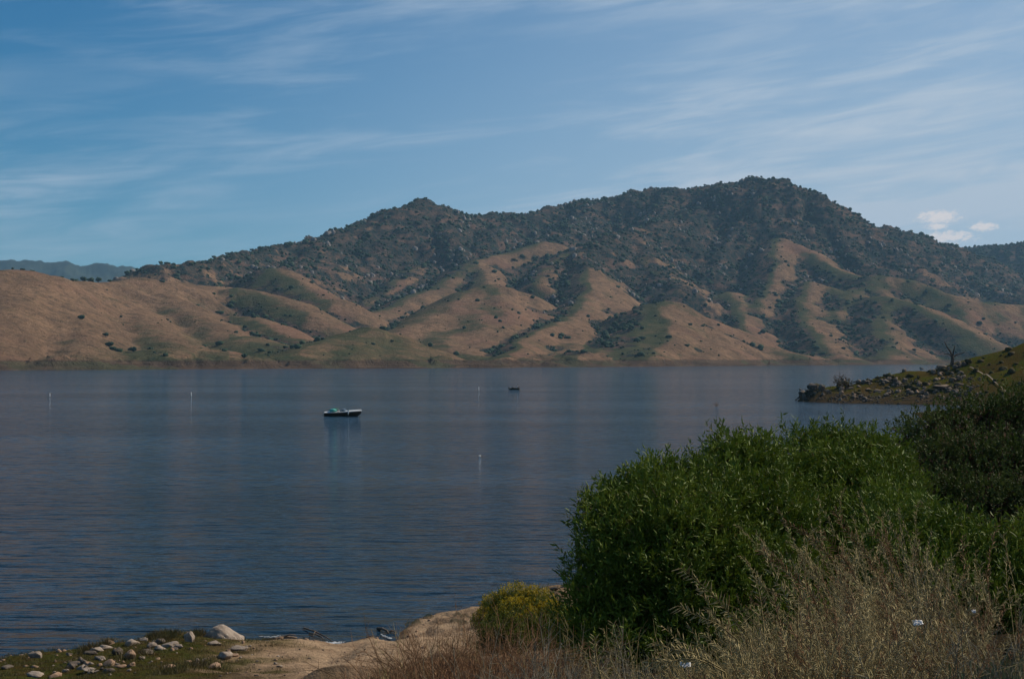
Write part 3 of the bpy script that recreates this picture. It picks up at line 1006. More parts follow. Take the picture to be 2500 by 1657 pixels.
def add_rock(px, py, wpx, hpx, mi, label=None, group=None, z=None, d=None, shape=None):
    """a stone whose foot is seen at (px,py), wpx wide and hpx high in the photograph"""
    p = ground_hit(px, py, 20 if d is None else d[0], 110 if d is None else d[1], 0.25)
    if p is None:
        p = PW(px, py, 0.05)
    w_ = wpx / F * p.y
    h_ = hpx / F * p.y
    k = rg.randrange(8) if shape is None else shape
    o = obj('shore_stone' if p.y < 150 else 'boulder', rock_meshes[k * 4 + (3 if d is not None and mi == 0 else mi)], None, (p.x, p.y + w_ * 0.2, p.z + h_ * 0.10), rg.random() * 6.28)
    o.scale = (w_ * 0.62, w_ * 0.62, h_ * 1.15)
    tag(o, label, 'stone' if p.y < 150 else 'boulder', group)
    return o


# the big pale boulder with a sharp hump
v, f = ico(5)
ph = v.copy()
x = v[:, 0]
prof = np.interp(x, [-1, -.86, -.55, -.15, .25, .6, .86, 1], [.30, .78, 1.0, .86, .52, .36, .34, .22])
v = v * (1 + 0.10 * fbm(ph[:, 0] * 2.0 + 4, ph[:, 2] * 2 + ph[:, 1], 3, 9))[:, None]
v[:, 2] *= prof
crack = np.exp(-((v[:, 2] - (0.40 - 0.36 * v[:, 0]) + 0.05 * pn(ph[:, 0] * 6, ph[:, 1] * 4, 5)) / 0.035) ** 2) * (v[:, 0] > -0.25)
crack2 = np.exp(-((v[:, 0] - 0.55 + 0.5 * (v[:, 2] - .2)) / 0.035) ** 2) * (v[:, 2] > 0)
v *= (1 - 0.10 * crack - 0.08 * crack2)[:, None]
v += ph * (0.028 * np.abs(fbm(ph[:, 0] * 6, ph[:, 2] * 7 + ph[:, 1] * 5, 4, 17)))[:, None]
bp_ = PW(553, 1574, 0.25)
o = obj('big_boulder', mesh_data('big_boulder', v, f, m_rocks[0], True), None, (bp_.x, bp_.y + 0.4, 0.12), R(-6))
sw = 118 / F * bp_.y
o.scale = (sw * 0.60, sw * 0.42, 0.72)
tag(o, 'largest pale boulder with a sharp hump at the water edge', 'boulder')

STONES = [
    (268 / 2366 * 750, 712, 36, 12, 0, 'flat pale stone alone at the left water edge'),
    (52, 795, 26, 10, 2, 'dull stone in the grass at the far left of the shore'),
    (258, 862, 42, 13, 0, 'pale flat stone at the bottom left, left one of the pair'),
    (410, 868, 36, 14, 1, 'tan stone at the bottom left, right one of the pair'),
    (528, 690, 18, 7, 2, 'small brown stone above the left grass'),
    (745, 660, 34, 14, 0, 'pale slab at the left end of the stone row'),
    (835, 607, 34, 12, 1, 'brownish stone on the bank crest below the water'),
    (800, 645, 40, 13, 0, 'long pale slab in the stone row'),
    (905, 690, 30, 14, 2, 'grey stone with a dark hollow beside it'),
    (1008, 610, 40, 14, 0, 'broad pale stone on the bank crest'),
    (1110, 585, 24, 8, 0, 'thin pale stone on the crest beside the grass tuft'),
    (1190, 600, 12, 9, 0, 'very small white stone in the middle of the bank'),
    (1225, 605, 26, 10, 2, 'dark grey stone in the middle of the bank'),
    (1300, 622, 46, 12, 0, 'wide low pale stone right of the dark grey one'),
    (1455, 600, 28, 20, 0, 'upright leaning pale stone left of the largest boulder'),
    (1640, 622, 42, 9, 0, 'flat pale slab in front of the largest boulder'),
    (1850, 655, 50, 12, 0, 'flat pale slab at the sand edge below the largest boulder'),
    (1005, 722, 32, 16, 1, 'orange tan stone casting a dark shadow to its left'),
    (1005, 775, 22, 12, 1, 'small orange stone just below the orange tan one'),
    (775, 725, 30, 13, 0, 'pale stone with grass around it left of the orange stone'),
    (840, 775, 34, 17, 1, 'rounded tan stone in the lower middle of the bank'),
    (625, 745, 22, 13, 2, 'brown grey stone left of the stone cluster'),
    (632, 805, 30, 12, 0, 'low pale stone in the lower cluster'),
    (680, 828, 34, 8, 0, 'thin slab at the foot of the lower cluster'),
    (830, 825, 30, 14, 2, 'greyish stone under the rounded tan one'),
    (1130, 685, 38, 15, 2, 'grey brown stone in the grass right of the orange one'),
    (1230, 665, 34, 12, 0, 'pale weathered stone half sunk in the middle grass'),
    (1730, 720, 46, 16, 0, 'pale sandy rock sunk at the edge of the sand'),
    (1640, 800, 32, 16, 1, 'brownish rock at the bottom edge of the sand'),
    (1510, 770, 18, 12, 2, 'small upright stone in the dark grass near the sand'),
    (690, 688, 28, 10, 2, 'grey slab below the left end of the stone row'),
    (555, 775, 40, 10, 2, 'weathered slab in the left grass'),
    (1160, 630, 26, 14, 0, 'pale stone at the foot of the white pebble'),
    (1290, 790, 30, 10, 1, 'tan stone in the grass at the bottom'),
    (1800, 700, 30, 8, 1, 'sandy coloured slab between grass and sand'),
    (920, 800, 26, 8, 1, 'thin tan stone right of the rounded tan one'),
]
sx, sy = 750 / 2366, 277 / 874
for i, (cx_, cy_, w_, h_, mi, lb) in enumerate(STONES):
    add_rock(cx_ * sx if i else 85, 1380 + cy_ * sy, w_, h_, mi, lb, 'stones on the left bank')
for i in range(70):
    a = rg.uniform(110, 690)
    b = rg.uniform(1570 + 40 * (a < 350), 1650)
    wv_ = rg.choice([6, 7, 9, 10, 13, 17])
    add_rock(a, b, wv_, wv_ * rg.uniform(.35, .6), rg.choice([0, 0, 1, 2]), 'small stone among the grass of the left bank', 'small stones on the left bank')

# the small stones and pits on the sand
for i in range(26):
    a, b = rg.uniform(620, 960), rg.uniform(1580, 1650)
    add_rock(a, b, rg.uniform(4, 8), 3, rg.choice([1, 2]), 'little dark stone lying on the open sand', 'little stones on the sand')
for (a, b, w_, h_, lb) in ((1355, 1440, 24, 10, 'dark rock at the waterline left of the big dark bush'), (1378, 1434, 18, 9, 'pale brown rock against the left edge of the big dark bush'), (1205, 1472, 9, 6, 'tiny dark rock at the water above the sandy ledge')):
    add_rock(a, b, w_, h_, 2 if 'dark' in lb else 1, lb, 'rocks at the inner waterline')

ng = 2600
gx_, gy_ = rng.uniform(-22, -2, ng), rng.uniform(36, 60, ng)
sg_ = shore_sd(gx_, gy_)
kg_ = (sg_ > -0.1) & (rng.rand(ng) < np.where(sg_ < 0.8, 1.0, np.where(gx_ < -6.5, 0.5, 0.06)))
gx_, gy_ = gx_[kg_], gy_[kg_]
Vg, Fg = blobs(gx_, gy_, near_height(gx_, gy_) - 0.02, 0.02 + rng.rand(len(gx_)) ** 3 * 0.07, v12, f12, rng, 0.7, 0.35)
tag(obj('gravel', mesh_data('gravel', Vg, Fg, m_rocks[1], False)), 'brown gravel and pebbles along the waterline and between the stones', 'gravel', kind='stuff')

# boulders on the rocky point, seen in the enlarged crop of the photograph
ks = 600 / 2366
PT = [(350, 585, 110, 50, 2, 'tallest brown rock at the outer tip of the point'), (235, 640, 90, 40, 2, 'low dark rock sloping into the water at the tip'), (420, 600, 70, 40, 2, 'brown rock behind the tip beside the shrub'),
      (360, 640, 26, 22, 0, 'single pale stone on the dark tip'), (1215, 425, 50, 30, 2, 'blocky dark boulder on the skyline of the point'), (1380, 400, 44, 22, 2, 'dark boulder on the skyline nearest the dead tree'),
      (1030, 465, 40, 22, 2, 'dark boulder on the skyline above the stone field'), (830, 530, 80, 26, 2, 'long dark boulder right of the shrub'), (1580, 395, 100, 36, 0, 'long pale boulder below the dead tree'),
      (1645, 405, 34, 30, 0, 'round pale boulder below the dead tree'), (1710, 385, 60, 30, 2, 'brown boulder right below the dead tree'), (1740, 350, 70, 26, 2, 'dark boulder right of the dead tree foot'),
      (1750, 440, 60, 24, 0, 'pale flat boulder at the right of the pile'), (1560, 440, 60, 18, 0, 'bright thin stone in the pile'), (1520, 510, 60, 30, 2, 'brown boulder low in the pile'),
      (1680, 510, 60, 34, 0, 'pale tall boulder at the foot of the pile'), (1345, 600, 36, 34, 0, 'round pale boulder alone in the stone field'), (1600, 580, 190, 22, 0, 'very long pale slab on the right'),
      (1760, 550, 120, 24, 0, 'long pale slab at the right end'), (1860, 600, 70, 40, 0, 'tilted pale slab at the right end'), (1915, 645, 44, 26, 0, 'pale roundish stone alone on the grass, left of two'),
      (1955, 640, 26, 24, 0, 'small white stone alone on the grass, right of two'), (1700, 620, 80, 30, 2, 'brown boulder under the long slab'), (620, 625, 50, 24, 0, 'pale stone over the dark hollow'),
      (960, 610, 110, 20, 0, 'long pale slab in the middle of the stone field'), (1060, 640, 60, 20, 0, 'pale slab lower in the stone field'), (1040, 530, 80, 30, 2, 'brown boulder high in the stone field'), (1165, 550, 60, 34, 0, 'pale jagged boulder high in the stone field')]
for (a, b, w_, h_, mi, lb) in PT:
    add_rock(1900 + a * ks, 800 + b * ks, w_ * ks, h_ * ks * 1.2, mi, lb, 'boulders on the rocky point', d=(200, 309))
for i in range(150):
    q = rg.random()
    if q < 0.62:
        a = rg.uniform(560, 1480)
        b = rg.uniform(max(470 + (1000 - a) * 0.14, 500), 730 - (a - 560) * 0.06)
        lb, gp = 'brown or pale boulder in the stone field along the point', 'boulders of the stone field'
    elif q < 0.80:
        a, b = rg.uniform(1480, 1800), rg.uniform(350, 510)
        lb, gp = 'boulder in the pile below the dead tree', 'boulders piled below the dead tree'
    elif q < 0.93:
        a, b = rg.uniform(1420, 1900), rg.uniform(560, 690)
        lb, gp = 'boulder among the slabs at the right foot of the point', 'boulders at the right foot of the point'
    else:
        a, b = rg.uniform(200, 560), rg.uniform(590, 690)
        lb, gp = 'dark boulder at the outer tip of the point', 'boulders at the tip'
    w_ = rg.uniform(18, 62)
    add_rock(1900 + a * ks, 800 + b * ks, w_ * ks, w_ * rg.uniform(.4, .75) * ks, rg.choice([2, 2, 2, 1, 0]), lb, gp, d=(200, 309))
nh = 420
hx = rng.uniform(60, 112, nh)
hy = rng.uniform(255, 306, nh)
hz_ = near_height(hx, hy)
kk_ = hz_ > 1.5
Vh, Fh = blobs(hx[kk_], hy[kk_], hz_[kk_], 0.18 + rng.rand(int(kk_.sum())) ** 3 * 0.7, v20, f20, rng, 0.6, 0.4)
tag(obj('hill_tussocks', mesh_data('hill_tussocks', Vh, Fh, mottled('tussock', (0.045, 0.05, 0.018), (0.075, 0.055, 0.028), 1.0, 0.95, 0.05), False)), 'low dark tussocks dotted over the grassy hill at the right', 'tussocks', kind='stuff')
sv, sf = [], []
off = 0
vr, fr = make_rock(411, 1)
for i in range(900):
    a = rg.uniform(150, 1950)
    b = rg.uniform(max(480, 640 - a * 0.35), 735)
    p = ground_hit(1900 + a * ks, 800 + b * ks, 230, 309, 1.0)
    if p is None:
        continue
    s = rg.uniform(.12, .42)
    sv.append(vr * np.array([s, s, s * rg.uniform(.6, 1.1)]) @ np.array(Matrix.Rotation(rg.random() * 6, 3, 'Z')) + np.array(p))
    sf.append(fr + off)
    off += len(vr)
tag(obj('rubble', mesh_data('rubble', np.concatenate(sv), np.concatenate(sf), m_rocks[2], False)), 'small broken stones between the boulders of the point', 'rubble', kind='stuff')

# ------------------------------------------------------------------ plant building blocks


def prisms(segs):
    """three sided tapered sticks from (p0,p1,r0,r1) rows"""
    S = np.asarray(segs, float)
    p0, p1, r0, r1 = S[:, 0:3], S[:, 3:6], S[:, 6:7], S[:, 7:8]
    d = p1 - p0
    d = d / np.maximum(np.linalg.norm(d, axis=1, keepdims=True), 1e-9)
    ref = np.where(np.abs(d[:, 2:3]) > 0.9, np.array([[1., 0, 0]]), np.array([[0, 0, 1.]]))
    a = np.cross(d, ref)
    a /= np.maximum(np.linalg.norm(a, axis=1, keepdims=True), 1e-9)
    b = np.cross(d, a)
    V = []
    for p, r in ((p0, r0), (p1, r1)):
        for k in range(3):
            V.append(p + r * (math.cos(k * 2.0944) * a + math.sin(k * 2.0944) * b))
    V = np.stack(V, 1)
    n_ = len(S)
    base = np.array([(0, 1, 4), (0, 4, 3), (1, 2, 5), (1, 5, 4), (2, 0, 3), (2, 3, 5)])
    Fc = base[None] + (np.arange(n_) * 6)[:, None, None]
    return V.reshape(-1, 3), Fc.reshape(-1, 3)


def leaves(pos, dirs, ln, wd, rng, fold=0.35):
    """folded pointed leaves: four corners, two triangles"""
    n_ = len(pos)
    d = dirs / np.maximum(np.linalg.norm(dirs, axis=1, keepdims=True), 1e-9)
    rv = rng.randn(n_, 3)
    s = np.cross(d, rv)
    s /= np.maximum(np.linalg.norm(s, axis=1, keepdims=True), 1e-9)
    nr = np.cross(d, s)
    ln = np.asarray(ln).reshape(-1, 1) * np.ones((n_, 1))
    wd = np.asarray(wd).reshape(-1, 1) * np.ones((n_, 1))
    mid = pos + d * ln * 0.45
    V = np.stack([pos, mid + s * wd * .5 + nr * wd * fold * .5, pos + d * ln - nr * ln * 0.08, mid - s * wd * .5 + nr * wd * fold * .5], 1)
    Fc = np.array([(0, 1, 2), (0, 2, 3)])[None] + (np.arange(n_) * 4)[:, None, None]
    return V.reshape(-1, 3), Fc.reshape(-1, 3)


def leaf_mat(name, c1, c2, scale=3.0, rough=0.45, spec=0.4, trans=0.25, c3=None):
    m = bpy.data.materials.new(name)
    m.use_nodes = True
    t = NT(m.node_tree)
    v = t.n('ShaderNodeTexCoord').outputs['Object']
    c = t.mix(t.ramp(t.noise(v, scale, 3, 0.6), 0.35, 0.65), c1, c2)
    c = t.mix(t.ramp(t.noise(v, scale * 9, 2, 0.6), 0.35, 0.65), c, t.mix(0.5, c, (c1[0] * .45, c1[1] * .45, c1[2] * .45)))
    if c3:
        c = t.mix(t.ramp(t.noise(v, scale * 6, 2, 0.6), 0.64, 0.70), c, c3)
    b = t.n('ShaderNodeBsdfPrincipled')
    b.inputs['Roughness'].default_value = rough
    b.inputs['Specular IOR Level'].default_value = spec
    t.l(c, b.inputs['Base Color'])
    tr = t.n('ShaderNodeBsdfTranslucent')
    t.l(c, tr.inputs['Color'])
    mx = t.n('ShaderNodeMixShader')
    mx.inputs[0].default_value = trans
    t.l(b.outputs[0], mx.inputs[1])
    t.l(tr.outputs[0], mx.inputs[2])
    o = t.n('ShaderNodeOutputMaterial')
    t.l(mx.outputs[0], o.inputs['Surface'])
    return m


m_willow = leaf_mat('willow_leaf', (0.085, 0.130, 0.012), (0.185, 0.240, 0.030), 1.2, 0.6, 0.15, 0.14, (0.19, 0.15, 0.05))
m_willow_d = leaf_mat('dull_leaf', (0.055, 0.085, 0.018), (0.085, 0.110, 0.026), 1.2, 0.7, 0.15, 0.2, (0.08, 0.055, 0.03))
m_twig = mottled('brown_twig', (0.085, 0.055, 0.035), (0.05, 0.034, 0.024), 4.0, 0.9, 0.1)


def shrub(name, lobes, label, seed, ln, wd, mat, per_m3, sprig=9, group=None, twig_d=1.0):
    """leafy shrub: each lobe is (px,py,radius px,distance); stems run from the foot to the sprigs"""
    r = np.random.RandomState(seed)
    cen = np.array([tuple(P(a, b, d)) for a, b, q, d in lobes])
    rad = np.array([q / F * d for a, b, q, d in lobes])
    foot_xy = cen[:, :2].mean(axis=0)
    fx, fy = float(foot_xy[0]), float(foot_xy[1])
    fz = gz(fx, fy)
    root = empty(name, (fx, fy, fz))
    tag(root, label, 'shrub', group)
    O = np.array([fx, fy, fz])
    PP, DD, segs, CP = [], [], [], []
    for c, q in zip(cen, rad):
        k = int(per_m3 * (q ** 2.3) * 4.2)
        dv = r.randn(k, 3)
        dv /= np.linalg.norm(dv, axis=1, keepdims=True)
        dv[:, 2] = np.where(dv[:, 2] < -0.3, -dv[:, 2] * .6, dv[:, 2])
        rr = q * (0.35 + 0.65 * r.rand(k) ** 0.45) * (1 + 0.34 * fbm(dv[:, 0] * 2.3 + c[0], dv[:, 1] * 2.3 + dv[:, 2] * 2.1 + c[2], 3, seed % 40))
        pos = c + dv * rr[:, None] * np.array([1, 1.15, 1])
        shoot = (r.rand(k) < 0.05)
        pos[shoot] += (dv[shoot] * 0.4 + np.array([0, 0, 1.0])) * q * 0.18
        dr = dv * 0.8 + np.array([0, 0, 0.75]) + r.randn(k, 3) * 0.25
        dr /= np.linalg.norm(dr, axis=1, keepdims=True)
        PP.append(pos)
        DD.append(dr)
        kc = int(k * 0.7)
        d2 = r.randn(kc, 3)
        d2 /= np.linalg.norm(d2, axis=1, keepdims=True)
        CP.append(c + d2 * (q * 0.80 * r.rand(kc, 1) ** 0.4) * np.array([1, 1.1, 1]))
        # limbs from the foot into the lobe, then twigs
        base = O + np.array([(c[0] - fx) * 0.35, (c[1] - fy) * 0.35, 0])
        base[2] = gz(float(base[0]), float(base[1])) - 0.1
        mid = (base + c) / 2 + r.randn(3) * 0.1 + np.array([0, 0, 0.15])
        segs.append([*base, *mid, 0.045, 0.03])
        segs.append([*mid, *c, 0.03, 0.018])
        tips = pos[r.rand(k) < 0.10 * twig_d]
        for tp in tips:
            m1 = c + (tp - c) * 0.45 + r.randn(3) * 0.06
            st_ = c if r.rand() < .6 else mid
            segs.append([*st_, *m1, 0.012, 0.007])
            segs.append([*m1, *tp, 0.007, 0.003])
    pos, dr = np.concatenate(PP), np.concatenate(DD)
    n_ = len(pos)
    # sprigs: several leaves along a short twig
    tl = ln * 2.2
    tt_ = np.tile(np.linspace(0.15, 1.0, sprig), n_)
    pk = np.repeat(pos, sprig, 0) + np.repeat(dr, sprig, 0) * (tt_ * tl)[:, None]
    ld = np.repeat(dr, sprig, 0) * (0.35 + 0.55 * tt_)[:, None] + r.randn(n_ * sprig, 3) * 0.55
    lsz, wsz = ln * (0.65 + 0.6 * r.rand(n_ * sprig)), wd * (0.7 + 0.6 * r.rand(n_ * sprig))
    cp = np.concatenate(CP)                      # oversized inner leaves added to block the sun and deepen the shade
    pk = np.concatenate([pk, cp])
    ld = np.concatenate([ld, r.randn(len(cp), 3)])
    lsz = np.concatenate([lsz, np.full(len(cp), ln * 2.0)])
    wsz = np.concatenate([wsz, np.full(len(cp), wd * 3.2)])
    V_, F_ = leaves(pk - O, ld, lsz, wsz, r)
    fo = obj('foliage', mesh_data('foliage', V_, F_, mat), root)
    fo['kind'] = 'stuff'
    S = np.array(segs)
    S[:, 0:3] -= O
    S[:, 3:6] -= O
    V_, F_ = prisms(S)
    obj('branches', mesh_data('branches', V_, F_, m_twig), root)
    return root


shrub('willow_shrub', [(1603, 1195, 66, 18), (1535, 1235, 66, 17.6), (1690, 1205, 66, 18.3), (1775, 1142, 68, 18.8), (1848, 1142, 66, 19), (1870, 1215, 80, 18.5), (1760, 1260, 110, 17.8), (1640, 1310, 130, 17), (1520, 1330, 95, 16.8),
                       (1490, 1270, 70, 17.2), (1490, 1410, 90, 16.5), (1620, 1440, 140, 16.4), (1770, 1400, 140, 17), (1880, 1320, 120, 17.8), (1460, 1500, 85, 16.2), (1560, 1560, 120, 16), (1700, 1550, 140, 16), (1440, 1585, 75, 15.8), (1830, 1500, 130, 16.5), (1500, 1660, 110, 15.4), (1640, 1670, 130, 15.4), (1790, 1640, 140, 15.6), (1900, 1590, 130, 16), (1900, 1440, 120, 17.2)],
      'largest bright green willow shrub with a dark left side standing over the water', 1, 0.088, 0.022, m_willow, 480, twig_d=1.6)
shrub('willow_shrub', [(1968, 1112, 60, 21), (2040, 1108, 62, 21.3), (2110, 1120, 62, 21), (2165, 1150, 66, 20.6), (1960, 1190, 85, 20), (2060, 1210, 110, 20), (2160, 1240, 100, 19.5), (1980, 1300, 110, 19), (2100, 1330, 120, 18.6), (2210, 1310, 90, 18.5), (1980, 1420, 120, 18), (2100, 1450, 130, 17.6), (2020, 1550, 130, 17), (2180, 1560, 130, 16.6)],
      'green willow shrub with a rounded flat top right of the largest one', 2, 0.088, 0.022, m_willow, 400)
shrub('willow_shrub', [(2240, 1310, 80, 15), (2160, 1260, 60, 15.5), (2330, 1350, 95, 14.6), (2420, 1400, 100, 14.2), (2500, 1450, 110, 14), (2300, 1430, 100, 14), (2430, 1500, 100, 13.6), (2180, 1380, 90, 14.5), (2560, 1380, 110, 14.2), (2540, 1540, 120, 13.4), (2330, 1520, 110, 13.6), (2200, 1470, 110, 14)],
      'sunlit green willow shrub descending behind the dry weeds at the right', 3, 0.085, 0.020, m_willow, 330)
shrub('round_leaf_shrub', [(2215, 1080, 60, 27), (2260, 1050, 62, 27.5), (2330, 1040, 70, 28), (2400, 1020, 75, 28), (2480, 1030, 85, 28), (2560, 1000, 90, 28), (2280, 1130, 85, 26.5), (2370, 1130, 100, 26.5), (2470, 1140, 100, 26.5), (2300, 1220, 95, 25.5), (2410, 1240, 110, 25), (2520, 1250, 110, 25), (2520, 1380, 120, 24), (2420, 1360, 120, 24), (2300, 1330, 110, 24.5), (2620, 1130, 110, 26), (2200, 1200, 90, 25.5), (2230, 1300, 100, 25), (2620, 1300, 120, 25)],
      'dark small-leaved shrub with bare brown twigs filling the right edge', 4, 0.060, 0.026, m_willow_d, 150, 8, twig_d=2.5)
# unseen shrub added off the right edge to shade the lower right corner
shrub('round_leaf_shrub', [(3150, 1000, 300, 10.2), (3350, 880, 300, 11), (2960, 1150, 200, 9.8), (3050, 1250, 260, 9.5), (3250, 1350, 300, 9.0), (2950, 1480, 230, 8.8), (3250, 1650, 300, 8.5)],
      'unseen dark shrub added outside the right edge to shade the slope', 5, 0.075, 0.03, m_willow_d, 260, 8)

# yellow flowering bush
m_mustard = leaf_mat('mustard_leaf', (0.11, 0.14, 0.02), (0.16, 0.165, 0.03), 2.0, 0.6, 0.2, 0.3)
m_yellow = leaf_mat('yellow_petal', (0.55, 0.40, 0.02), (0.42, 0.30, 0.02), 4.0, 0.6, 0.2, 0.3)
yb = shrub('flowering_bush', [(1215, 1495, 42, 37), (1260, 1480, 48, 37), (1310, 1485, 45, 37), (1345, 1510, 38, 36.5), (1190, 1525, 34, 36.5), (1250, 1530, 55, 36), (1320, 1540, 50, 36), (1210, 1555, 45, 35.5), (1365, 1545, 34, 36), (1270, 1575, 60, 35.5), (1330, 1585, 50, 35.5), (1200, 1590, 45, 35.5), (1270, 1605, 50, 35.2), (1380, 1590, 40, 35.2)],
           'round green bush covered in small yellow flowers on the sandy shore', 6, 0.06, 0.018, m_mustard, 520, 8)
r = np.random.RandomState(8)
O = np.array(yb.location)
cs, qs = [], []
for a, b, q, d in [(1215, 1495, 44, 37), (1260, 1475, 50, 37), (1310, 1482, 47, 37), (1345, 1508, 40, 36.5), (1190, 1523, 36, 36.5), (1375, 1540, 32, 36), (1260, 1510, 50, 36.2)]:
    c = np.array(P(a, b, d))
    k = 300
    dv = r.randn(k, 3)
    dv /= np.linalg.norm(dv, axis=1, keepdims=True)
    dv[:, 2] = np.abs(dv[:, 2])
    cs.append(c + dv * q / F * d * (0.9 + 0.25 * r.rand(k, 1)))
cs = np.concatenate(cs)
pk = np.repeat(cs, 6, 0) + r.randn(len(cs) * 6, 3) * 0.025
V_, F_ = leaves(pk - O, r.randn(len(pk), 3) + np.array([0, 0, .5]), 0.034, 0.026, r)
fl = obj('flowers', mesh_data('flowers', V_, F_, m_yellow), yb)
fl['kind'] = 'stuff'

# shrubs on the rocky point and the bare brush behind the willows
m_brush_r = leaf_mat('russet_leaf', (0.075, 0.050, 0.022), (0.055, 0.050, 0.022), 2.0, 0.7, 0.15, 0.2)
shrub('russet_shrub', [(2040, 931, 7, 300), (2052, 924, 7, 300), (2066, 932, 8, 300), (2050, 938, 11, 299), (2070, 941, 9, 299)], 'russet shrub with pointed top behind the tip of the rocky point', 9, 0.32, 0.10, m_brush_r, 9, 5, twig_d=4)


# ------------------------------------------------------------------ dry plants
def curve_pts(p, d, L, k, bend, r):
    pts = [p]
    for _ in range(k):
        d = d + bend + r.randn(3) * 0.07
        d = d / np.linalg.norm(d)
        p = p + d * (L / k)
        pts.append(p)
    return pts, d


def mustard(seed, H, nst, nrac, lean, pod=0.035):
    """dead mustard: arching stems carrying racemes of upright narrow pods"""
    r = np.random.RandomState(seed)
    S, Ppos, Pdir = [], [], []

    def raceme(p, d, L):
        pts, _ = curve_pts(p, d, L, 6, lean * 0.02, r)
        for a, b in zip(pts[:-1], pts[1:]):
            S.append([*a, *b, 0.0014, 0.0011])
        npod = int(L / 0.0125)
        for k in range(npod):
            t = 0.08 + 0.92 * k / npod
            q = t * (len(pts) - 1)
            i = min(int(q), len(pts) - 2)
            pos = pts[i] + (pts[i + 1] - pts[i]) * (q - i)
            ax = pts[i + 1] - pts[i]
            ax = ax / np.linalg.norm(ax)
            pr_ = np.cross(ax, r.randn(3))
            pr_ = pr_ / np.linalg.norm(pr_)
            Ppos.append(pos)
            Pdir.append(ax * 0.75 + pr_ * 0.75)
    for s in range(nst):
        a = r.rand() * 6.28
        d = np.array([math.cos(a) * 0.35, math.sin(a) * 0.35, 1.0]) + lean * (0.4 + 0.5 * r.rand())
        L = H * (0.65 + 0.45 * r.rand())
        pts, de = curve_pts(np.zeros(3) + r.randn(3) * [.03, .03, 0], d / np.linalg.norm(d), L, 8, lean * 0.06, r)
        for k, (p, q) in enumerate(zip(pts[:-1], pts[1:])):
            S.append([*p, *q, 0.0042 * (1 - k / 10), 0.0042 * (1 - (k + 1) / 10)])
        raceme(pts[-1], de, 0.28 + 0.15 * r.rand())
        for _ in range(nrac):
            k = r.randint(2, 8)
            dd = (pts[k + 1] - pts[k]) if k < 8 else de
            dd = dd / np.linalg.norm(dd)
            side = np.cross(dd, r.randn(3))
            side /= np.linalg.norm(side)
            nd = dd * 0.75 + side * 0.75 + np.array([0, 0, .15])
            sub, e = curve_pts(pts[k], nd / np.linalg.norm(nd), 0.10 + 0.15 * r.rand(), 2, np.array([0, 0, .12]), r)
            for p, q in zip(sub[:-1], sub[1:]):
                S.append([*p, *q, 0.002, 0.0017])
            raceme(sub[-1], e, 0.16 + 0.2 * r.rand())
    V_, F_ = prisms(S)
    Ppos, Pdir = np.array(Ppos), np.array(Pdir)
    Pdir /= np.linalg.norm(Pdir, axis=1, keepdims=True)
    L = pod * (0.7 + 0.6 * r.rand(len(Ppos), 1))
    m_ = Ppos + Pdir * L * 0.4
    e_ = Ppos + Pdir * L
    q1 = np.concatenate([Ppos, m_, np.full((len(L), 1), .0010), np.full((len(L), 1), .0028)], 1)
    q2 = np.concatenate([m_, e_, np.full((len(L), 1), .0028), np.full((len(L), 1), .0004)], 1)
    V2, F2 = prisms(np.concatenate([q1, q2]))
    return (V_, F_), (V2, F2)


def twiggy(seed, H, W, n1, n2, n3, r0=0.004):
    """dome of fine dry branching twigs"""
    r = np.random.RandomState(seed)
    S = []
    for i in range(n1):
        a = r.rand() * 6.28
        sp = r.rand() ** 0.7
        d = np.array([math.cos(a) * sp * W / H, math.sin(a) * sp * W / H, 1.0])
        pts, e = curve_pts(r.randn(3) * [.04, .04, 0], d / np.linalg.norm(d), H * (0.55 + .45 * r.rand()), 4, np.array([0, 0, .03]), r)
        for k, (p, q) in enumerate(zip(pts[:-1], pts[1:])):
            S.append([*p, *q, r0 * (1 - k / 6), r0 * (1 - (k + 1) / 6)])
        for j in range(n2):
            k = r.randint(1, 5)
            dd = e + r.randn(3) * 0.65
            dd /= np.linalg.norm(dd)
            sub, e2 = curve_pts(pts[k], dd, H * (0.15 + .22 * r.rand()), 2, np.array([0, 0, .1]), r)
            for p, q in zip(sub[:-1], sub[1:]):
                S.append([*p, *q, r0 * .45, r0 * .33])
            for m_ in range(n3):
                d3 = e2 + r.randn(3) * 0.8
                d3 /= np.linalg.norm(d3)
                t = r.rand()
                b0 = sub[1] * (1 - t) + sub[2] * t
                S.append([*b0, *(b0 + d3 * H * (.04 + .09 * r.rand())), r0 * .30, r0 * .16])
    return prisms(S)


def dry_mat(name, c1, c2, c3=None):
    return leaf_mat(name, c1, c2, 1.3, 0.8, 0.12, 0.12, c3)


m_straw = dry_mat('straw', (0.38, 0.30, 0.14), (0.27, 0.21, 0.10))
m_pod = dry_mat('dry_pod', (0.50, 0.40, 0.20), (0.34, 0.28, 0.13), (0.30, 0.17, 0.09))
m_rust = dry_mat('rust_stem', (0.28, 0.155, 0.08), (0.20, 0.11, 0.06))
m_rust_pod = dry_mat('rust_pod', (0.34, 0.19, 0.10), (0.24, 0.135, 0.072))
m_grey = dry_mat('grey_stem', (0.27, 0.245, 0.18), (0.20, 0.17, 0.12))
m_greygreen = leaf_mat('grey_green_leaf', (0.11, 0.125, 0.075), (0.075, 0.095, 0.05), 3.0, 0.7, 0.2, 0.2)
lean = np.array([-0.75, 0.1, 0.0])
variants = []
for k in range(7):
    (a, b), (c, d) = mustard(600 + k, 1.05 + 0.1 * (k % 3), 4 + k % 3, 6, lean * (0.35 + 0.15 * (k % 3)))
    for (ms, mp, nm) in ((m_straw, m_pod, 'straw'), (m_rust, m_rust_pod, 'rust'), (m_grey, m_straw, 'grey')):
        variants.append((mesh_data('mustard_stems', a, b, ms), mesh_data('mustard_pods', c, d, mp), nm))


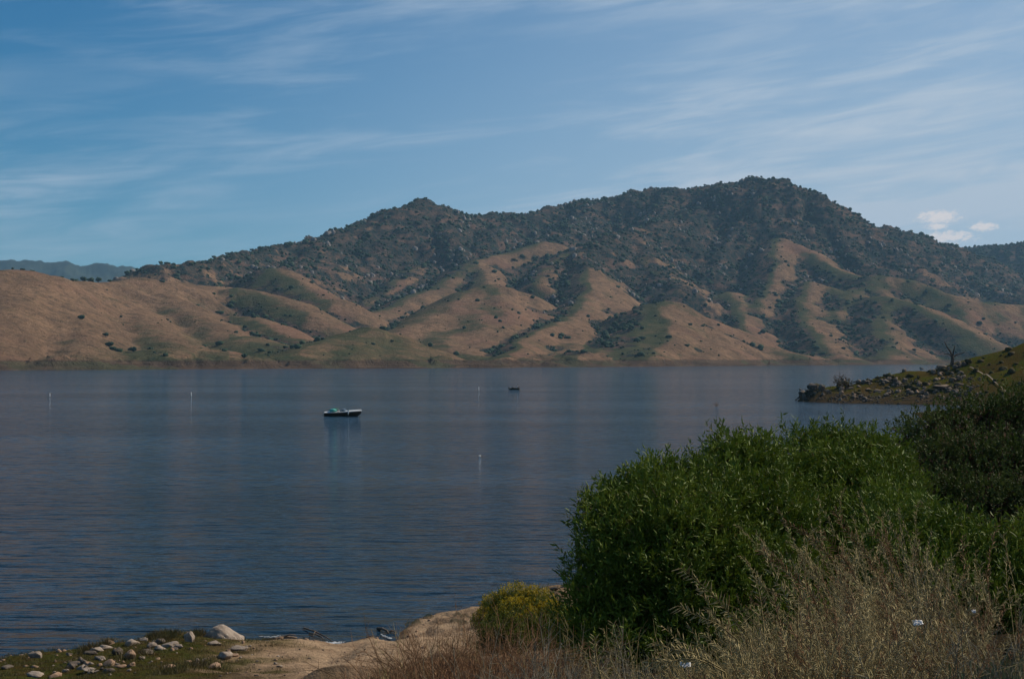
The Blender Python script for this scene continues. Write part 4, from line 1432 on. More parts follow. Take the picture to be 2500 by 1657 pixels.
def add_mustard(x, y, s, tint_i, label, group):
    k = rg.randrange(7)
    st_m, pd_m, _ = variants[k * 3 + tint_i]
    e = empty('dry_mustard', (x, y, gz(x, y) - 0.02), rg.uniform(-0.7, 0.7))
    e.scale = (s, s, s)
    obj('stems', st_m, e)
    obj('seed_pods', pd_m, e)
    tag(e, label, 'weed', group)


def at_top(px, py, d, H):
    """distance-d spot where a plant of height H has its top near pixel row py"""
    return P(px, py, d)


def add_top(px, py, d, ti, label, group, smin=.3):
    """dead mustard whose tip is seen near (px,py): the foot stands to the right because it leans"""
    zt = P(px, py, d).z
    x = (px - CX) / F * d
    for _ in range(3):
        s = (zt - gz(x, d)) / 1.3
        x = (px - CX) / F * d + 0.45 * max(s, 0)
    if s < smin:
        return
    add_mustard(x, d, min(s, 1.25), ti, label, group)


# straw weeds: main thicket at right
W1 = 'straw coloured dead mustard with narrow pods in the right foreground thicket'
G1 = 'dead mustard weeds in the right foreground'
for i in range(165):
    d = 5.4 + 4.0 * rg.random()
    px = rg.uniform(1600, 2080) if rg.random() < .8 else rg.uniform(2080, 2400)
    top = np.interp(px, [1600, 1660, 1720, 1800, 1900, 2000, 2100, 2200, 2400], [1630, 1590, 1545, 1480, 1440, 1400, 1400, 1450, 1540]) + rg.uniform(0, 220)
    ti_ = 0 if rg.random() < .68 else (2 if rg.random() < .7 else 1)
    wh_ = 'left part' if px < 1830 else ('middle' if px < 2080 else 'right part')
    cw_ = ('straw coloured', 'rust brown', 'grey')[ti_]
    add_top(px, top, d, ti_, '%s dead mustard with narrow pods in the %s of the foreground thicket' % (cw_, wh_), '%s dead mustard in the %s of the thicket' % (cw_, wh_))


def arching(path, d0, d1, label, ti=0, pod=0.042, gap=0.011, frac=0.8):
    """one dead mustard stem following photo pixels from its tip down, then to the ground"""
    r = np.random.RandomState(int(path[0][0]))
    n_ = len(path)
    ctl = [np.array(P(a, b, d0 + (d1 - d0) * i / (n_ - 1))) for i, (a, b) in enumerate(path)]
    last = ctl[-1]
    gx_, gy_ = last[0] + 0.12, last[1] + 0.05
    foot = np.array([gx_, gy_, gz(gx_, gy_)])
    pts = []
    for a, b in zip(ctl[:-1], ctl[1:]):
        for k in range(4):
            pts.append(a + (b - a) * k / 4)
    pts.append(last)
    for _ in range(2):
        pts = [pts[0]] + [(pts[i - 1] + pts[i] * 2 + pts[i + 1]) / 4 for i in range(1, len(pts) - 1)] + [pts[-1]]
    full = pts + [(last + foot) / 2 + np.array([0.03, 0, 0.02]), foot]
    S = []
    m_ = len(full)
    for i in range(m_ - 1):
        S.append([*(full[i] - foot), *(full[i + 1] - foot), 0.0012 + 0.0034 * i / m_, 0.0012 + 0.0034 * (i + 1) / m_])
    Pp, Pd = [], []
    seg = [np.linalg.norm(pts[i + 1] - pts[i]) for i in range(len(pts) - 1)]
    tot = sum(seg) * frac
    run, s_i, acc = 0.0, 0, 0.0
    side = 1
    while run < tot:
        while s_i < len(seg) - 1 and run > acc + seg[s_i]:
            acc += seg[s_i]
            s_i += 1
        a, b = pts[s_i], pts[s_i + 1]
        ax = (a - b) / np.linalg.norm(a - b)
        pos = a + (b - a) * (run - acc) / seg[s_i]
        pr_ = np.cross(ax, np.array([0, 1.0, 0])) * side + r.randn(3) * .35
        pr_ /= np.linalg.norm(pr_)
        Pp.append(pos - foot)
        Pd.append(ax * 0.72 + pr_ * 0.7)
        side = -side
        run += gap * r.uniform(.7, 1.3)
    Pp, Pd = np.array(Pp), np.array(Pd)
    Pd /= np.linalg.norm(Pd, axis=1, keepdims=True)
    L = pod * (0.75 + 0.5 * r.rand(len(Pp), 1))
    mm, ee = Pp + Pd * L * .4, Pp + Pd * L
    q1 = np.concatenate([Pp, mm, np.full((len(L), 1), .0010), np.full((len(L), 1), .0030)], 1)
    q2 = np.concatenate([mm, ee, np.full((len(L), 1), .0030), np.full((len(L), 1), .0004)], 1)
    e = empty('dry_mustard', tuple(foot))
    obj('stem', mesh_data('stem', *prisms(S), (m_straw, m_rust, m_grey)[ti]), e)
    obj('seed_pods', mesh_data('seed_pods', *prisms(np.concatenate([q1, q2])), (m_pod, m_rust_pod, m_straw)[ti]), e)
    tag(e, label, 'weed', 'single arching mustard stems')


arching([(1664, 1386), (1705, 1420), (1745, 1455), (1785, 1500), (1830, 1560)], 5.5, 5.8, 'longest arching mustard stem with pale pods crossing the dark bush')
arching([(1655, 1478), (1700, 1502), (1750, 1520), (1800, 1560)], 5.5, 5.8, 'shorter pale mustard stem arching below the longest one')
arching([(1598, 1568), (1640, 1583), (1690, 1592), (1760, 1630)], 5.4, 5.6, 'almost level mustard stem with upright pods above the white scrap')
arching([(1580, 1618), (1640, 1612), (1700, 1604), (1770, 1640)], 5.4, 5.6, 'low sagging mustard stem just above the white scrap')
arching([(1858, 1345), (1905, 1378), (1950, 1420), (1985, 1455), (2010, 1520)], 6.4, 6.7, 'reddish brown mustard stem leaning out before the middle of the dark bush', 1)
arching([(1496, 1522), (1505, 1560), (1518, 1600), (1525, 1650)], 7.6, 7.6, 'upright grey mustard spike at the foot of the dark bush', 2)
arching([(1452, 1556), (1455, 1590), (1462, 1640)], 7.6, 7.6, 'small upright mustard spike left of the grey one', 0)
arching([(1412, 1578), (1440, 1600), (1465, 1640)], 7.6, 7.6, 'small mustard spike leaning left beside the upright ones', 0)
arching([(1845, 1412), (1855, 1450), (1862, 1500), (1868, 1570)], 6.2, 6.2, 'straight upright mustard spike right of the longest arching stem', 0)
arching([(1905, 1425), (1940, 1450), (1975, 1490), (2000, 1560)], 6.3, 6.5, 'bushy pale mustard spike right of the upright one', 0)
arching([(1920, 1275), (1965, 1300), (2010, 1340), (2060, 1400), (2090, 1480)], 8.2, 8.4, 'brown mustard plume tip reaching into the green willow, left one', 1)
arching([(2040, 1250), (2070, 1300), (2110, 1345), (2140, 1400), (2160, 1480)], 8.2, 8.4, 'tallest brown mustard plume before the green willow', 1)
arching([(2130, 1300), (2170, 1340), (2195, 1390), (2215, 1460)], 8.4, 8.4, 'brown mustard plume right of the tallest one', 1)
arching([(2010, 1300), (2040, 1340), (2080, 1390), (2110, 1460)], 8.0, 8.2, 'brown mustard plume between the left and the tallest one', 1)
arching([(2180, 1330), (2205, 1370), (2230, 1420), (2240, 1500)], 8.4, 8.4, 'grey mustard plume farthest right before the willow', 2)
arching([(2290, 1380), (2270, 1420), (2262, 1470), (2265, 1520)], 8.6, 8.6, 'grey stem bending right near the white scrap', 2)
# further tall ones behind them
for (px, py, d, s, lb) in ((1760, 1480, 6.0, 1.0, 'arching dead mustard stem whose pods stand out against the dark bush, upper of two'), (1700, 1560, 6.2, .9, 'arching dead mustard stem whose pods stand out against the dark bush, lower of two'),
                           (2020, 1420, 7.0, 1.15, 'tall dead mustard leaning left before the green willow'), (2130, 1330, 8.5, 1.3, 'tallest reddish dead mustard plume in front of the willows'), (2260, 1370, 8.6, 1.2, 'dry plume right of the tallest one'),
                           (2060, 1350, 8.2, 1.2, 'dry plume left of the tallest one'), (1560, 1600, 7.2, .8, 'short dead mustard upright at the foot of the dark bush'), (1450, 1610, 7.6, .8, 'short grey mustard left of the foot of the dark bush')):
    add_top(px, py, d, 0 if 'reddish' not in lb else 1, lb, None, .15)
for i in range(34):
    d = 6.5 + 4 * rg.random()
    px = rg.uniform(1930, 2360)
    add_top(px, rg.uniform(1270, 1480), d, rg.choice([0, 1, 2]), 'brownish dead mustard plume in front of the right willows', 'dead mustard plumes before the willows')

# rust coloured brush at bottom centre and grey brush beside it
tw = [twiggy(700 + k, 1.0, 0.8, 26, 7, 5) for k in range(4)]
tw_rust = [mesh_data('brush_twigs', a, b, m_rust) for a, b in tw]
tw_grey = [mesh_data('brush_twigs', a, b, m_grey) for a, b in tw]
tw_straw = [mesh_data('brush_twigs', a, b, m_straw) for a, b in tw]


def leaf_cloud(seed, ln, wd, n_, hz=1.0):
    r = np.random.RandomState(seed)
    dv = r.randn(n_, 3)
    dv /= np.linalg.norm(dv, axis=1, keepdims=True)
    dv[:, 2] = np.abs(dv[:, 2])
    p = dv * (0.45 + 0.5 * r.rand(n_, 1) ** .5) * np.array([.75, .75, hz])
    return leaves(p, dv + np.array([0, 0, .8]) + r.randn(n_, 3) * .4, ln * (0.6 + .8 * r.rand(n_)), wd, r)


lc_rust = [mesh_data('dry_leaflets', *leaf_cloud(720 + k, .05, .012, 4200), m_rust_pod) for k in range(3)]
lc_grey = [mesh_data('grey_leaflets', *leaf_cloud(740 + k, .045, .012, 4200), m_greygreen) for k in range(3)]
lc_straw = [mesh_data('straw_leaflets', *leaf_cloud(760 + k, .06, .008, 3400), m_pod) for k in range(3)]


def add_brush(px, py, d, s, kind, label, group, name='dry_brush'):
    """brush whose top is seen near (px,py)"""
    x = (px - CX) / F * d
    g = gz(x, d)
    zt = P(px, py, d).z
    h = min(max(zt - g, 0.22) * 0.95, 1.25)
    s = h * rg.uniform(.8, 1.25)
    e = empty(name, (x, d, g - 0.03), rg.random() * 6.28)
    e.scale = (s, s, h)
    tws, lcs = {'rust': (tw_rust, lc_rust), 'grey': (tw_grey, lc_grey), 'straw': (tw_straw, lc_straw)}[kind]
    obj('twigs', tws[rg.randrange(4)], e)
    l_ = obj('leaflets', lcs[rg.randrange(3)], e)
    l_['kind'] = 'stuff'
    tag(e, label, 'brush', group)


L2 = 'rusty dry brush mound along the bottom edge beside the sand'
for i in range(60):
    px = rg.uniform(880, 1400)
    top = np.interp(px, [880, 960, 1050, 1130, 1250, 1400], [1645, 1610, 1572, 1560, 1575, 1590]) + rg.uniform(0, 60)
    d = rg.uniform(9.5, 15)
    add_brush(px, top, d, rg.uniform(.45, .8), 'rust' if rg.random() < .9 else 'straw', L2 + (', left end' if px < 1080 else (', middle' if px < 1240 else ', right end')), 'dry brush mounds' + (', left end' if px < 1080 else (', middle' if px < 1240 else ', right end')))
L3 = 'grey green brush mound at the bottom between rust brush and straw weeds'
for i in range(30):
    px = rg.uniform(1240, 1660)
    top = np.interp(px, [1240, 1330, 1400, 1500, 1660], [1640, 1600, 1612, 1622, 1620]) + rg.uniform(0, 40)
    d = rg.uniform(7.5, 11)
    add_brush(px, top, d, rg.uniform(.25, .45), 'grey' if rg.random() < .55 else 'straw', L3, 'grey green brush mounds', 'grey_brush')
L4 = 'tangled straw brush under the dead mustard at the right'
for i in range(38):
    px = rg.uniform(1640, 2140)
    top = np.interp(px, [1640, 1800, 1950, 2100, 2300], [1630, 1560, 1530, 1510, 1560]) + rg.uniform(0, 90)
    d = rg.uniform(5.5, 9)
    add_brush(px, top, d, rg.uniform(.25, .5), rg.choice(['straw', 'straw', 'straw', 'grey', 'straw', 'rust']), L4 + (', left half' if px < 1970 else ', right half'), 'straw brush mounds, ' + ('left half' if px < 1970 else 'right half'))
for i in range(16):
    px = rg.uniform(2150, 2520)
    d = rg.uniform(5, 9)
    add_brush(px, rg.uniform(1540, 1640), d, rg.uniform(.3, .5), rg.choice(['rust', 'grey']), 'sparse dark brush in the shade of the lower right corner', 'brush in the shaded corner')
# thin bare brush between the point and the willows
for i in range(60):
    px = rg.uniform(2130, 2520)
    d = rg.uniform(120, 185)
    add_brush(px, rg.uniform(975, 1010), d, rg.uniform(1.6, 3.2), rg.choice(['rust', 'rust', 'grey']), 'bare brown brush on the low ground behind the willows', 'bare brush behind the willows', 'bare_brush')
for i in range(14):
    px = rg.uniform(990, 1190)
    p = ground_hit(px, rg.uniform(1500, 1530), 25, 60, .25)
    if p:
        e = empty('shore_weed', p, rg.random() * 6)
        e.scale = (.22, .22, .16)
        obj('leaflets', lc_grey[rg.randrange(3)], e)['kind'] = 'stuff'
        tag(e, 'low green weed on the edge of the sandy ledge', 'weed', 'weeds on the sandy ledge')


# ------------------------------------------------------------------ grass of the left bank
def grass(name, pts, h, seed, mat, label, sprd=.45):
    r = np.random.RandomState(seed)
    p = np.array(pts)
    dv = np.stack([r.randn(len(p)) * sprd, r.randn(len(p)) * sprd, np.ones(len(p))], -1)
    V_, F_ = leaves(p, dv, h * (0.5 + r.rand(len(p))), 0.012, r, 0.2)
    tag(obj(name, mesh_data(name, V_, F_, mat)), label, 'grass', kind='stuff')


m_grass = leaf_mat('bank_grass', (0.085, 0.085, 0.028), (0.14, 0.10, 0.045), 0.8, 0.6, 0.2, 0.25)
gx = rng.uniform(-21, -5.5, 90000)
gy = rng.uniform(33, 62, 90000)
gzv = near_height(gx, gy)
sdg = shore_sd(gx, gy)
dens = sstep(-0.15, 0.30, fbm(gx / 0.9, gy / 0.9, 3, 301)) * sstep(0.15, .6, sdg) * sstep(-6.2, -8.0, gx + 1.2 * fbm(gx / 1.5, gy / 1.5, 4, 231))
kp = rng.rand(len(gx)) < dens
pts = np.stack([gx, gy, gzv], -1)[kp]
grass('grass', pts, 0.09, 3, m_grass, 'short green grass growing between the stones of the left bank')
# taller tufts on the bank crest
tp = []
for (px, py, sp) in ((375, 1556, 22), (395, 1552, 20), (420, 1556, 18), (470, 1556, 14), (485, 1553, 12), (215, 1586, 25), (400, 1562, 22), (260, 1575, 16), (430, 1640, 60), (500, 1625, 50), (330, 1600, 50)):
    q = ground_hit(px, py, 30, 70, .25)
    if q is None:
        q = PW(px, py, .2)
    k = 260
    xx = q.x + rng.randn(k) * sp / F * q.y * .5
    yy = q.y + rng.randn(k) * .3
    tp.append(np.stack([xx, yy, near_height(xx, yy)], -1))
grass('tall_grass', np.concatenate(tp), 0.20, 4, m_grass, 'taller olive grass tufts along the crest of the left bank')
# litter of dry grass under the weeds, right foreground
gx = rng.uniform(-3, 9, 15000)
gy = rng.uniform(3, 17, 15000)
kp = (gx / gy > -0.12) & (gx / gy < 0.29 + 0.06 * rng.rand(15000))
gx, gy = gx[kp], gy[kp]
m_drygrass = dry_mat('dry_grass', (0.24, 0.19, 0.09), (0.11, 0.11, 0.045))
grass('dry_grass', np.stack([gx, gy, near_height(gx, gy)], -1), 0.16, 6, m_drygrass, 'dry grass and litter covering the slope under the weeds', 1.6)


# ------------------------------------------------------------------ dead tree, driftwood, litter
def limb_mesh(paths, sides=7):
    V_, F_ = [], []
    for pts, r0, r1 in paths:
        pts = [Vector(p) for p in pts]
        n_ = len(pts)
        base = len(V_)
        for i, p in enumerate(pts):
            d = (pts[min(i + 1, n_ - 1)] - pts[max(i - 1, 0)]).normalized()
            a = d.cross(Vector((0.3, 1, 0.1))).normalized()
            b = d.cross(a)
            rr = r0 + (r1 - r0) * i / (n_ - 1)
            for s in range(sides):
                an = s * 2 * math.pi / sides
                V_.append(tuple(p + (a * math.cos(an) + b * math.sin(an)) * rr * (1 + 0.12 * math.sin(s * 2.3 + i))))
        for i in range(n_ - 1):
            for s in range(sides):
                q = base + i * sides
                a_, b_ = q + s, q + (s + 1) % sides
                F_ += [(a_, b_, b_ + sides), (a_, b_ + sides, a_ + sides)]
        tip = len(V_)
        V_.append(tuple(pts[-1]))
        for s in range(sides):
            F_.append((base + (n_ - 1) * sides + s, base + (n_ - 1) * sides + (s + 1) % sides, tip))
    return V_, F_


m_dead = mottled('dead_wood', (0.10, 0.075, 0.055), (0.06, 0.045, 0.034), 1.5, 0.9, 0.1, 0.4, 6)
m_drift = mottled('driftwood', (0.20, 0.14, 0.095), (0.12, 0.085, 0.06), 2.5, 0.85, 0.2, 0.4, 9)
dtp = P(2328, 888, 306)
DT = empty('dead_tree', (dtp.x, dtp.y, dtp.z))


def dpt(px, py, dd=0):
    q = P(px, py, 306 + dd)
    return (q.x - dtp.x, dd, q.z - dtp.z)


tr_ = [([dpt(2326, 893), dpt(2325, 884, .1), dpt(2326, 876), dpt(2325, 868, -.1)], .42, .26)]
obj('trunk', mesh_data('trunk', *limb_mesh(tr_), m_dead), DT)
for path, r0 in (([dpt(2325, 869), dpt(2320, 858, .3), dpt(2313, 848, .4), dpt(2308, 838, .6), dpt(2305, 833, .7)], .20),
                 ([dpt(2326, 869), dpt(2328, 858, -.3), dpt(2330, 848, -.5), dpt(2330, 843, -.5)], .17),
                 ([dpt(2326, 872), dpt(2334, 866, .3), dpt(2342, 864, .5), dpt(2352, 861, .6), dpt(2357, 857, .7)], .17),
                 ([dpt(2325, 872), dpt(2318, 865, -.2), dpt(2311, 863, -.3), dpt(2304, 865, -.4)], .12)):
    obj('limb', mesh_data('limb', *limb_mesh([(path, r0, .04)]), m_dead), DT)
tag(DT, 'bare dead tree with forked limbs on the crest of the rocky point', 'tree')


def log(px0, py0, px1, py1, r0, label, z=0.03, fork=None, name='driftwood'):
    a, b = PW(px0, py0, z), PW(px1, py1, z)
    o_ = (a + b) / 2
    e = obj(name, None, None, o_)
    m1 = a.lerp(b, .4) + Vector((0, 0.05, 0.05))
    m2 = a.lerp(b, .75) + Vector((0.05, 0, 0.03))
    paths = [([a - o_, m1 - o_, m2 - o_, b - o_], r0, r0 * .55)]
    if fork:
        c = PW(fork[0], fork[1], z + .12)
        paths.append(([m1 - o_, (m1 + c) / 2 - o_ + Vector((0, 0, .04)), c - o_], r0 * .6, r0 * .25))
    bpy.data.objects.remove(e)
    e = obj(name, mesh_data(name, *limb_mesh(paths), m_drift), None, o_)
    tag(e, label, 'driftwood', 'driftwood at the waterline')


log(742, 1532, 812, 1566, .028, 'long thin branch slanting into the water left of the foam', .04, (765, 1552))
log(755, 1545, 790, 1560, .028, 'short log lying along the long thin branch', .03)
log(922, 1533, 948, 1545, .05, 'thick short log floating beside the foam of the inlet', .02)
log(952, 1540, 966, 1547, .025, 'thin log right of the thick one beside the inlet', .02)
log(668, 1560, 725, 1556, .05, 'dark branch on the waterline right of the largest boulder', .04, (722, 1549))
log(690, 1563, 640, 1560, .035, 'thin dark stick at the foot of the largest boulder', .03)
log(895, 1556, 918, 1560, .04, 'short dark stick at the sand edge before the inlet', .06)

m_foam = mottled('foam', (0.42, 0.43, 0.44), (0.20, 0.21, 0.22), 6.0, 0.9, 0.2)


def foam(pixels, label_unused, wmin, wmax, seed):
    """ragged strip of foam lying a few millimetres over the water"""
    r = random.Random(seed)
    V_, F_ = [], []
    pts = []
    for (a, b), (c, d) in zip(pixels[:-1], pixels[1:]):
        for k in range(8):
            pts.append((a + (c - a) * k / 8, b + (d - b) * k / 8))
    for i, (a, b) in enumerate(pts):
        q = PW(a, b, 0.0)
        w_ = r.uniform(wmin, wmax) * math.sin(math.pi * (i + .5) / len(pts)) ** .5
        cy = r.uniform(-.06, .06)
        V_ += [(q.x, q.y + cy - w_, .035), (q.x + r.uniform(-.03, .03), q.y + cy, .055), (q.x, q.y + cy + w_, .035)]
    for i in range(len(pts) - 1):
        if r.random() < .12:
            continue
        q = i * 3
        F_ += [(q, q + 1, q + 4), (q, q + 4, q + 3), (q + 1, q + 2, q + 5), (q + 1, q + 5, q + 4)]
    tag(obj('foam', mesh_data('foam', V_, F_, m_foam)), kind='stuff')


foam([(778, 1568), (800, 1571), (830, 1571), (846, 1567)], 0, .10, .26, 1)
foam([(930, 1551), (945, 1557), (958, 1562)], 0, .04, .16, 2)
foam([(632, 1556), (660, 1557), (690, 1553)], 0, .02, .07, 3)

m_white = mottled('white_plastic', (0.66, 0.63, 0.58), (0.5, 0.48, 0.45), 20, 0.5, 0.4)


def litter(px, py, d, wpx, hpx, label, seed, bent=1.0):
    r = np.random.RandomState(seed)
    g = 9
    x = (px - CX) / F * d
    zz = P(px, py, d).z
    W_, H_ = wpx / F * d, hpx / F * d
    V_, F_ = [], []
    for j in range(g):
        for i in range(g):
            a, b = i / (g - 1) - .5, j / (g - 1) - .5
            k = fbm(np.array([a * 4 + seed]), np.array([b * 4.0]), 2, 5)[0]
            V_.append((a * W_ * (1 + .15 * k), b * W_ * .5, (k * .6 + abs(a) * .5 * bent) * H_ + b * H_ * .8))
    for j in range(g - 1):
        for i in range(g - 1):
            q = j * g + i
            F_ += [(q, q + 1, q + g + 1), (q, q + g + 1, q + g)]
    me_ = mesh_data('litter', V_, F_, m_white)
    o = obj('litter', me_, None, (x, d, zz))
    sm = o.modifiers.new('thick', 'SOLIDIFY')
    sm.thickness = 0.002
    tag(o, label, 'litter', 'white litter among the weeds')


litter(1672, 1622, 5.6, 26, 8, 'crumpled white plastic scrap at the bottom under the arching weeds', 3)
litter(2238, 1520, 6.3, 24, 9, 'crumpled white scrap in the dark hollow at the right', 7)
litter(2374, 1492, 6.6, 10, 7, 'small pale blue white scrap at the far right', 12)

# ------------------------------------------------------------------ things on the lake


def loft(sections):
    """sections: list of point rings of equal length (open), returns verts/tris"""
    V_ = [p for s in sections for p in s]
    k = len(sections[0])
    F_ = []
    for i in range(len(sections) - 1):
        for j in range(k - 1):
            a = i * k + j
            F_ += [(a, a + 1, a + k + 1), (a, a + k + 1, a + k)]
    return V_, F_


def box_mesh(name, bx_, mat):
    """bx_: list of (cx,cy,cz,sx,sy,sz) joined boxes"""
    V_, F_ = [], []
    for (a, b, c, p, q, r_) in bx_:
        o_ = len(V_)
        for z in (-.5, .5):
            for y in (-.5, .5):
                for x in (-.5, .5):
                    V_.append((a + x * p, b + y * q, c + z * r_))
        F_ += [tuple(o_ + i for i in f_) for f_ in ((0, 2, 3, 1), (4, 5, 7, 6), (0, 1, 5, 4), (2, 6, 7, 3), (0, 4, 6, 2), (1, 3, 7, 5))]
    return mesh_data(name, V_, None, mat, False, F_)


m_hull_dark = mottled('dark_hull', (0.045, 0.028, 0.016), (0.03, 0.02, 0.012), 1.0, 0.3, 0.5)
m_white_gel = mottled('white_gelcoat', (0.80, 0.79, 0.76), (0.74, 0.73, 0.70), 1.0, 0.35, 0.5)
m_teal = mottled('teal_cloth', (0.10, 0.42, 0.36), (0.07, 0.32, 0.28), 2.0, 0.7, 0.3, 0.3, 8)
m_teal_d = mottled('dark_teal_cloth', (0.01, 0.10, 0.08), (0.01, 0.07, 0.06), 2.0, 0.7, 0.3)
m_blackp = mottled('black_plastic', (0.012, 0.012, 0.012), (0.02, 0.02, 0.02), 3, 0.4, 0.4)
m_seat = mottled('grey_vinyl', (0.30, 0.30, 0.32), (0.22, 0.22, 0.24), 3, 0.6, 0.3)
m_glass = principled('boat_glass', (0.10, 0.14, 0.17), 0.05, 0.6)
m_metal = principled('bare_metal', (0.5, 0.5, 0.5), 0.3, 0.5)

bw = PW(838, 1015)
SB = empty('speedboat', (bw.x, bw.y, 0.0), R(-6))
L_ = 5.7
stn = np.linspace(-L_ / 2, L_ / 2, 15)
secs, deck = [], []
for x in stn:
    q = (x + L_ / 2) / L_
    hb = 1.05 * (1 - max(0, (q - .45) / .55) ** 2.2)
    hb = max(hb, 0.02)
    gun = 0.50 + 0.30 * q ** 1.6
    kee = -0.28 + 0.62 * max(0, (q - .72) / .28) ** 2
    chz = -0.02 + 0.45 * max(0, (q - .6) / .4) ** 1.6
    secs.append([(x + .15 * q, -hb, gun), (x, -hb * .93, (gun + chz) / 2 + .04), (x, -hb * .80, chz), (x, 0, kee), (x, hb * .80, chz), (x, hb * .93, (gun + chz) / 2 + .04), (x + .15 * q, hb, gun)])
    inn = 0.62 if -1.6 < x < 0.35 else 0.0
    dz = 0.05 + 0.06 * (q > .5)
    if inn:
        deck.append([(x + .15 * q, -hb - .03, gun), (x + .15 * q, -hb, gun + dz), (x + .12 * q, -hb * .74, gun + dz), (x, -hb * .70, 0.12), (x, 0, 0.10), (x, hb * .70, 0.12), (x + .12 * q, hb * .74, gun + dz), (x + .15 * q, hb, gun + dz), (x + .15 * q, hb + .03, gun)])
    else:
        deck.append([(x + .15 * q, -hb - .03, gun), (x + .15 * q, -hb, gun + dz), (x + .12 * q, -hb * .74, gun + dz + .04), (x, -hb * .4, gun + dz + .10), (x, 0, gun + dz + .13), (x, hb * .4, gun + dz + .10), (x + .12 * q, hb * .74, gun + dz + .04), (x + .15 * q, hb, gun + dz), (x + .15 * q, hb + .03, gun)])
V_, F_ = loft(secs)
# transom
F_ += [(0, 1, 6), (1, 5, 6), (1, 2, 5), (2, 4, 5), (2, 3, 4)]
obj('hull', mesh_data('hull', V_, F_, m_hull_dark, True), SB)
obj('deck', mesh_data('deck', *loft(deck), m_white_gel), SB)
ws = [[(0.05, -.80, .78), (.05 - .32, -.72, 1.08)], [(.45, -.70, .80), (.10, -.60, 1.14)], [(.62, 0, .84), (.22, 0, 1.18)], [(.45, .70, .80), (.10, .60, 1.14)], [(.05, .80, .78), (-.27, .72, 1.08)]]
o = obj('windshield', mesh_data('windshield', *loft(ws), m_glass), SB)
o.modifiers.new('thick', 'SOLIDIFY').thickness = 0.012
obj('windshield_frame', mesh_data('windshield_frame', *limb_mesh([([s[1] for s in ws], .018, .018), ([ws[0][0], ws[0][1]], .018, .018), ([ws[4][0], ws[4][1]], .018, .018)], 5), m_metal), SB)
for yy in (-.42, .42):
    obj('seat', box_mesh('seat', [(-.55, yy, .38, .48, .46, .34), (-.80, yy, .66, .10, .46, .42)], m_seat), SB)
obj('engine_box', box_mesh('engine_box', [(-1.95, 0, .55, .75, .95, .35)], m_white_gel), SB)
tb = ico(3)
v, f = tb
v = v * (1 + .10 * fbm(v[:, 0] * 2, v[:, 1] * 2 + v[:, 2], 3, 6))[:, None]
obj('folded_cover', mesh_data('folded_cover', v * np.array([.62, .5, .30]) + np.array([-1.55, -.35, .86]), f, m_teal, True), SB)
obj('dark_cover', mesh_data('dark_cover', v * np.array([.60, .55, .30]) + np.array([-1.35, .35, .96]), f, m_teal_d, True), SB)
fv = ico(2)
obj('fender', mesh_data('fender', *limb_mesh([([(1.05, -.98, .92), (1.05, -1.04, .70), (1.05, -1.08, .45), (1.05, -1.06, .18)], .13, .05)], 9), m_white_gel, True), SB)
obj('rub_rail', mesh_data('rub_rail', *limb_mesh([([s[0] for s in deck], .022, .022), ([s[8] for s in deck], .022, .022)], 5), m_metal), SB)
obj('swim_platform', box_mesh('swim_platform', [(-3.02, 0, .16, .42, 1.6, .06)], m_blackp), SB)
tag(SB, 'white decked speedboat with dark hull and teal cover at the stern', 'boat')

fb = PW(1256, 951)
FB = empty('fishing_boat', (fb.x, fb.y, 0.0), R(4))
secs = []
for x in np.linspace(-1.45, 1.45, 11):
    q = (x + 1.45) / 2.9
    hb = max(.62 * (1 - max(0, (q - .5) / .5) ** 2.4), .03)
    g_ = .42 + .16 * q ** 2
    secs.append([(x + .1 * q, -hb, g_), (x, -hb * .8, .05), (x, 0, -.12 + .3 * max(0, (q - .75) / .25) ** 2), (x, hb * .8, .05), (x + .1 * q, hb, g_)])
V_, F_ = loft(secs)
F_ += [(0, 1, 4), (1, 3, 4), (1, 2, 3)]
m_dk = mottled('black_green_hull', (0.012, 0.016, 0.010), (0.02, 0.022, 0.012), 2, 0.5, 0.4)
o = obj('hull', mesh_data('hull', V_, F_, m_dk, True), FB)
o.modifiers.new('thick', 'SOLIDIFY').thickness = 0.03
obj('outboard_motor', box_mesh('outboard_motor', [(-1.62, 0, .55, .30, .28, .38), (-1.62, 0, .18, .14, .12, .50), (-1.70, 0, -.05, .34, .04, .12)], m_blackp), FB)
obj('bow_deck', box_mesh('bow_deck', [(1.08, 0, .50, .52, .55, .05)], m_white_gel), FB)
obj('gear_box', box_mesh('gear_box', [(-.55, .05, .52, .60, .55, .40), (-.10, -.1, .46, .35, .4, .30)], m_dk), FB)
obj('bench', box_mesh('bench', [(.30, 0, .42, .22, 1.0, .05)], m_dk), FB)


def skinned(name, verts, edges, radii, mat, parent, root_i=0, sub=2):
    me_ = bpy.data.meshes.new(name)
    me_.from_pydata(verts, edges, [])
    o = obj(name, me_, parent)
    o.modifiers.new('skin', 'SKIN')
    for i, rr in enumerate(radii):
        me_.skin_vertices[0].data[i].radius = rr if hasattr(rr, '__len__') else (rr, rr)
    me_.skin_vertices[0].data[root_i].use_root = True
    s = o.modifiers.new('sub', 'SUBSURF')
    s.levels = sub
    s.render_levels = sub
    me_.materials.append(mat)
    return o


m_skin = mottled('skin', (0.42, 0.25, 0.17), (0.38, 0.22, 0.15), 5, 0.6, 0.3)
m_shirt = mottled('white_shirt', (0.82, 0.82, 0.82), (0.75, 0.75, 0.76), 5, 0.8, 0.2)
m_pants = mottled('dark_trousers', (0.02, 0.028, 0.035), (0.03, 0.036, 0.04), 5, 0.9, 0.2)
m_cap = mottled('dark_cap', (0.012, 0.014, 0.02), (0.02, 0.02, 0.025), 5, 0.9, 0.2)
